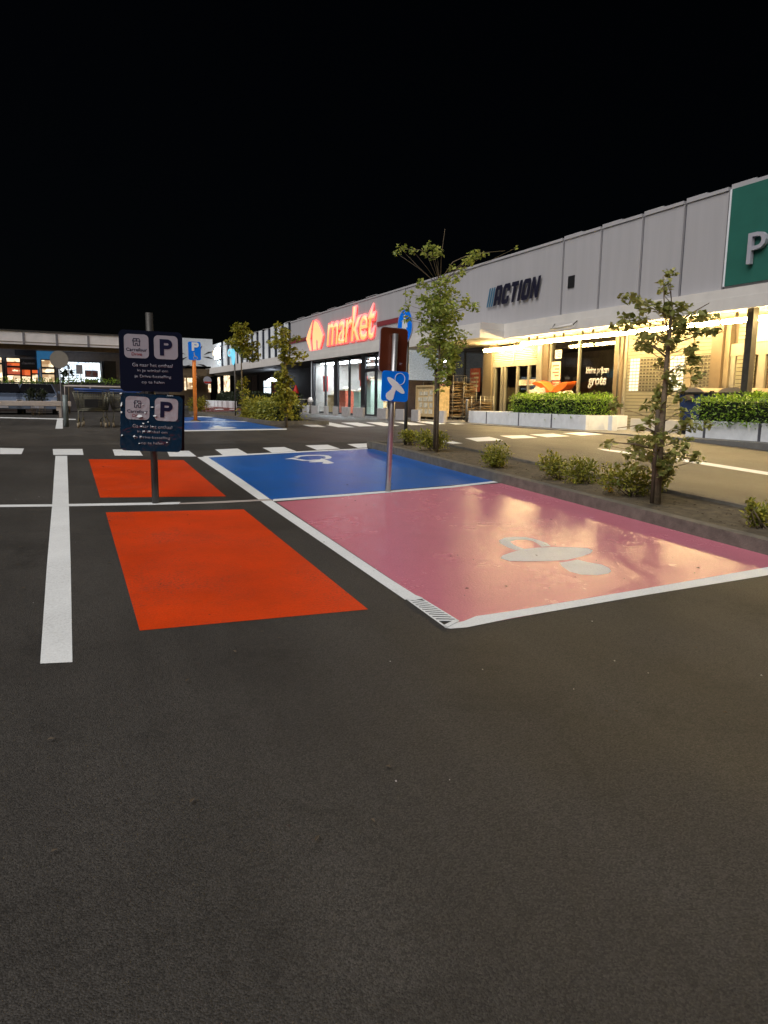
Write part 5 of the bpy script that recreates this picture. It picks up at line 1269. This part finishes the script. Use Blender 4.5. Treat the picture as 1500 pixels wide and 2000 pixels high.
lwin(42.5, 722, 59.5, 734, 'w_orange'); lwin(43, 734.5, 60, 746, 'w_cream'); lwin(62.5, 722.5, 76, 730, 'w_orange'); lwin(62.8, 730.5, 76.5, 746, 'w_cream')
lwin(81, 703, 104.5, 717, 'w_cream'); lwin(82, 720, 107, 747, 'w_cream', bars=(.35,))
lwin(114, 706, 197.5, 750, 'w_white', 'white_window'); 
a, c = atv(71, 685, VS), atv(110, 746, VS); mb = MB(); mb.box(a.x, c.x, VS + .05, VS + .19, atv(90, 703, VS).z + .05, a.z); mb.box(a.x, atv(79, 700, VS).x, VS + .05, VS + .19, c.z, atv(90, 703, VS).z + .048); mb.build('blue_panel', 'w_blue', lb)
a, c = atv(28.5, 683, VS), atv(70, 695, VS); mb = MB(); mb.box(a.x, c.x, VS - .05, VS + .19, c.z, a.z); mb.build('sign_board', 'navydark', lb)
a, c = atv(40, 701, VS), atv(71, 720.5, VS); mb = MB(); mb.box(a.x, c.x, VS + .0, VS + .19, c.z, a.z); sb = mb.build('sign_board', 'black', lb)
fr = front((0, VS, 0)); a, c = atv(42, 706, VS), atv(68, 712, VS)
text_bm('chaussea', a.x, c.x, c.z, a.z, fr, .002, .03, bold=.01).build('lettering', 'signtext', sb)
a, c = atv(24, 721, VS), atv(39, 725, VS); text_bm('chau', a.x, c.x, c.z, a.z, front((0, VS + .19, 0)), .0, .03, bold=.03).build('lettering', 'w_cream', lb)
mb = MB()
for k in range(8):
    for r in range(5):
        p = atv(131 + 2.6 * k if k < 6 else 133 + 2.6 * k, 724 + 5 * r, VS + .18); mb.box(p.x, p.x + .07 + .05 * random.random(), VS + .16, VS + .195, p.z, p.z + .035)
for k in range(12): x = atv(118 + 7 * k, 710, VS).x; mb.box(x - .01, x + .01, VS + .165, VS + .195, atv(150, 722, VS).z, atv(150, 707, VS).z)
mb.build('white_goods', 'graywall2', lb)
a, c = atv(165.5, 723, VS), atv(192, 737, VS); mb = MB(); mb.box(a.x, c.x, VS + .05, VS + .15, c.z, a.z); wn = mb.build('window_poster', 'signwhite', lb)
mb = MB()
for q in range(2):
    for r in range(4):
        p = atv(168 + 13 * q, 727 + 2.8 * r, VS + .04); mb.box(p.x, p.x + random.uniform(.2, .36), VS + .03, VS + .048, p.z, p.z + .05)
mb.build('print', 'posterred', wn)
a, c = atv(165.5, 741, VS), atv(192, 749, VS); mb = MB(); mb.box(a.x, c.x, VS + .05, VS + .15, c.z, a.z); mb.build('lower_panel', 'greywall', lb)
for (x0, x1, mt) in ((76.5, 81, 'ledge'), (107.5, 113.5, 'graywall2'), (6, 12, 'darkframe'), (197.6, 200, 'ledge')):
    a, c = atv(x0, 706 if x0 != 76.5 else 718, VS - .3), atv(x1, 748, VS - .3); mb = MB(); mb.box(a.x, c.x, VS - .3, VS - .1, FLAT, a.z); mb.build('pillar', mt, lb)
for px in (-150, -70, 2, 150):  # one lamp is real, the others are added to light soffit and wall
    c = atv(px, 690, VL + 1.2); zc = zb_ - .14
    t = thing('real_and_added_lamp', 'round white lamp under the left shop canopy, in a row mostly added for light', 'lamp', (c.x, VL + 1.2, zc), 'lamps under the left shop canopy')
    mb = MB(); mb.lathe((c.x, VL + 1.2, zc - .06), [(.12, 0), (.22, .05), (.22, .1), (.05, .13)], 14); mb.build('diffuser', 'lampwhite', t)
# hedge boxes in front of it
V3 = 43.2
for (x0, x1, l, bm_) in ((-60, 67, 'left', 'brownwall'), (68, 130, 'middle', 'darkbox'), (131, 330, 'right', 'darkbox')):
    a, c = atv(x0, 749, V3), atv(x1, 749, V3)
    mb = MB(); mb.box(a.x, c.x, V3, V3 + .9, FLAT, a.z - .0)
    for k in range(int((c.x - a.x) / .8)): mb.box(a.x + .8 * k + .02, a.x + .8 * k + .78, V3 - .03, V3 - .002, FLAT + .05, a.z - .05)
    tag(mb.build('planter_box', bm_), {'left': 'brown boarded planter box behind the parked cars', 'middle': 'dark grey planter box behind the dark shrubs', 'right': 'dark grey planter box behind the shopping carts'}[l], 'planter')
    hedge({'left': 'trimmed hedge top on the brown planter in front of the orange shop', 'middle': 'trimmed hedge below the white round disc', 'right': 'trimmed hedge behind the trolley shelter'}[l], a.x, c.x, V3, V3 + .85, a.z, a.z + .2, int((c.x - a.x) * 130), 'hedgeleaf', .11, rag=.07)
# small black tree in front of the white window
base = Vector((atv(134, 770, 40.5).x, 40.5, FLAT))
tree('small dark tree silhouetted against the white lit shop window', base, [(134, 760), (134, 740), (134, 712)], [[(134, 735), (141, 730)], [(134, 740), (127, 733)]],
     [(118, 717, 3, 2), (120, 728, 4, 3), (125, 733, 5, 4), (123, 740, 3, 3), (127, 724, 4, 3), (131, 728, 3, 4), (139, 727, 3, 4), (142, 733, 2, 2), (134, 716, 2, 4)], 'darkhedge', .16, 1800, .04, None, seed=12)

# guard rail
zr0, zr1 = atv(60, 793, 32.6).z, atv(60, 783, 32.6).z
t = thing('guard_rail', 'pale low guard rail in front of the parked cars', 'guard rail', (-4, 32.6, FLAT))
xe = atv(139, 788, 32.6).x
mb = MB(); mb.box(-14, xe, 32.56, 32.68, zr0, zr1); mb.build('beam', 'railw', t, bevel=.02)
for x in (atv(117.5, 800, 32.6).x, -5.2, -9.2):
    mb = MB(); mb.box(x - .05, x + .05, 32.6, 32.72, FLAT, zr0); mb.box(x - .14, x - .051, 32.6, 32.72, zr0 - .18, zr0 - .001); mb.build('post', 'railw', t)
# round grey disc sign and small dark sign
c = atv(115.5, 702, 31.0); t = thing('round_sign', 'grey back of a round traffic sign before the left shop', 'sign', (c.x, 31.0, FLAT))
mb = MB(); mb.plate(ell(0, 0, .335, .335), front(c), 0, .012); mb.build('disc', 'discback', t)
mb = MB(); mb.tube([(c.x, 31.04, FLAT), (c.x, 31.04, c.z + .2)], .02, 8); mb.build('pole', 'graywall2', t)
c = atv(155, 721.5, 27.0); t = thing('notice_sign', 'small dark notice panel on a thin post above the trolley shelter', 'sign', (c.x, 27.0, FLAT))
mb = MB(); mb.plate(rrect(.21, .31, .015), front(c), 0, .012); mb.build('panel', 'graywall2', t)
mb = MB(); mb.tube([(c.x + .04, 27.03, FLAT), (c.x + .04, 27.03, c.z + .1)], .016, 6); mb.build('pole', 'darksteel', t)
# trolley corral
vc = 22.6
t = thing('trolley_corral', 'tubular trolley corral rail beside the shopping carts', 'trolley corral', (.4, vc, FLAT))
a = atv(128, 800, vc); mb = MB(); mb.tube([(a.x, vc, FLAT), (a.x, vc, atv(128, 771, vc).z)], .07, 12); mb.build('post', 'greysteel', t)
b0, b1 = atv(126, 753.5, 24.2), atv(245, 760, 24.2)
mb = MB(); mb.tube([(b0.x, 24.2, FLAT), b0, (b1.x, 24.2, b0.z), (b1.x, 24.2, FLAT)], .03, 8); mb.build('top_rail', 'railw', t)
q = atv(176, 757, 24.2); mb = MB(); mb.tube([(q.x, 24.2, b0.z), (q.x, 24.2, b0.z - .13)], .02, 6); mb.build('hook', 'railw', t)
# shopping carts
def cart(x, y, label):
    t = thing('shopping_cart', label, 'shopping cart', (x, y, FLAT), 'shopping carts parked in the corral')
    B = lambda u, v, z: Vector((x + u, y + v, FLAT + z))
    top = [B(-.42, 0, 1.0), B(.46, 0, .98), B(.46, .95, .98), B(-.42, .95, 1.0)]; bot = [B(-.30, .08, .48), B(.38, .08, .48), B(.38, .85, .52), B(-.30, .85, .52)]
    mb = MB()
    for i in range(4):
        j = (i + 1) % 4; mb.tube([top[i], top[j]], .014, 6); mb.tube([bot[i], bot[j]], .012, 6)
        for k in range(18):
            f = k / 18; mb.tube([top[i].lerp(top[j], f), bot[i].lerp(bot[j], f)], .006, 4)
        for k in range(1, 8):
            f = k / 8; mb.tube([top[i].lerp(bot[i], f), top[j].lerp(bot[j], f)], .006, 4)
    for k in range(1, 8):
        f = k / 8; mb.tube([bot[0].lerp(bot[3], f), bot[1].lerp(bot[2], f)], .006, 4)
    mb.build('basket', 'cartwire', t)
    mb = MB(); mb.box(x - .14, x + .22, y - .03, y - .012, FLAT + .58, FLAT + .80); mb.build('advert_panel', 'black', t, bevel=.008)
    mb = MB(); mb.tube([B(-.40, -.06, 1.07), B(.46, -.06, 1.05)], .028, 8); mb.build('handle', 'cartblue', t)
    mb = MB(); mb.hexa([B(-.36, .02, .96), B(.42, .02, .96), B(.42, .3, .98), B(-.36, .3, .98)], [B(-.36, .02, 1.01), B(.42, .02, 1.01), B(.42, .3, 1.03), B(-.36, .3, 1.03)]); mb.build('child_seat', 'cartblue', t)
    for sx in (-1, 1):
        mb = MB(); x_ = .36 * sx + .02
        mb.tube([B(x_ * .9, .1, .5), B(x_ * .9, .12, .3), B(x_, -.02, .14)], .016, 6); mb.tube([B(x_ * .9, .12, .3), B(x_ * .8, .8, .22), B(x_ * .8, .9, .14)], .016, 6); mb.tube([B(x_ * .9, -.06, 1.06), B(x_ * .9, .1, .5)], .014, 6)
        mb.build('side_frame', 'cartwire', t)
    for (u, v) in ((-.34, -.03), (.38, -.03), (-.27, .9), (.31, .9)):
        mb = MB(); mb.tube([B(u - .022, v, .075), B(u + .022, v, .075)], .075, 12); w2 = mb.build('wheel', 'wheel', t)
        mb = MB(); mb.box(x + u - .03, x + u + .03, y + v - .02, y + v + .02, FLAT + .12, FLAT + .17); mb.build('fork', 'cartwire', w2)
    return t
a = ground(178, 836)
c1 = cart(a.x, a.y, 'nearest wire shopping cart with dark panel and blue handle left of the navy signs')
c2 = copy_tree(c1); c2.location = c1.location + Vector((.95, .35, 0)); c2['label'] = 'wire shopping cart half hidden behind the navy signs'
c3 = copy_tree(c1); c3.location = c1.location + Vector((.15, .9, 0)); c3['label'] = 'shopping cart pushed in behind the nearest cart'
# parked cars
def car(cx, v, label):
    t = thing('parked_car', label, 'car', (cx, v, FLAT), 'cars parked behind the guard rail')
    z = FLAT
    prof = [(0, .25), (0.02, .62), (.25, .80), (1.15, .95), (1.95, 1.42), (3.2, 1.45), (4.1, 1.0), (4.25, .7), (4.25, .3)]
    def ringx(p, hw): return [Vector((cx + hw, v + a, z + h)) for a, h in p]
    mb = MB(); hw = [.86 if h < .96 else .66 for a, h in prof]
    L_ = [Vector((cx - w_, v + a, z + h)) for (a, h), w_ in zip(prof, hw)]; R2 = [Vector((cx + w_, v + a, z + h)) for (a, h), w_ in zip(prof, hw)]
    mb.hexa(L_, R2); mb.build('body', 'carpaint', t, bevel=.04)
    mb = MB(); q = [Vector((cx + sx * w_, v + a - .05, z + h + .02)) for a, h, w_, sx in ((1.2, .99, .76, -1), (1.2, .99, .76, 1), (1.92, 1.37, .62, 1), (1.92, 1.37, .62, -1))]
    mb.hexa(q, [p + Vector((0, -.01, .02)) for p in q]); mb.build('windscreen', 'cargl', t)
    mb = MB(); mb.box(cx - .26, cx + .26, v - .04, v - .002, z + .30, z + .41); mb.build('number_plate', 'signwhite', t)
    mb = MB(); mb.box(cx - .5, cx + .5, v - .03, v + .0, z + .46, z + .58); mb.build('grille', 'black', t)
    for sx in (-1, 1):
        mb = MB(); mb.box(cx + sx * .58, cx + sx * .82, v - .02, v + .1, z + .55, z + .68); mb.build('headlight', 'signwhite', t, bevel=.02)
        for yy_ in (.75, 3.4):
            mb = MB(); mb.tube([(cx + sx * .62, v + yy_, z + .31), (cx + sx * .84, v + yy_, z + .31)], .31, 18); mb.build('wheel', 'rubber', t)
        mb = MB(); mb.box(cx + sx * .9, cx + sx * 1.02, v + 1.4, v + 1.5, z + .95, z + 1.08); mb.build('mirror', 'carpaint', t, bevel=.02)
ca_ = atv(73, 800, 36.5); car(ca_.x, 36.5, 'grey blue parked car behind the dark shrubs')
ca_ = atv(4, 800, 36.5); car(ca_.x, 36.5, 'grey blue parked car cut by the left edge behind the rail')
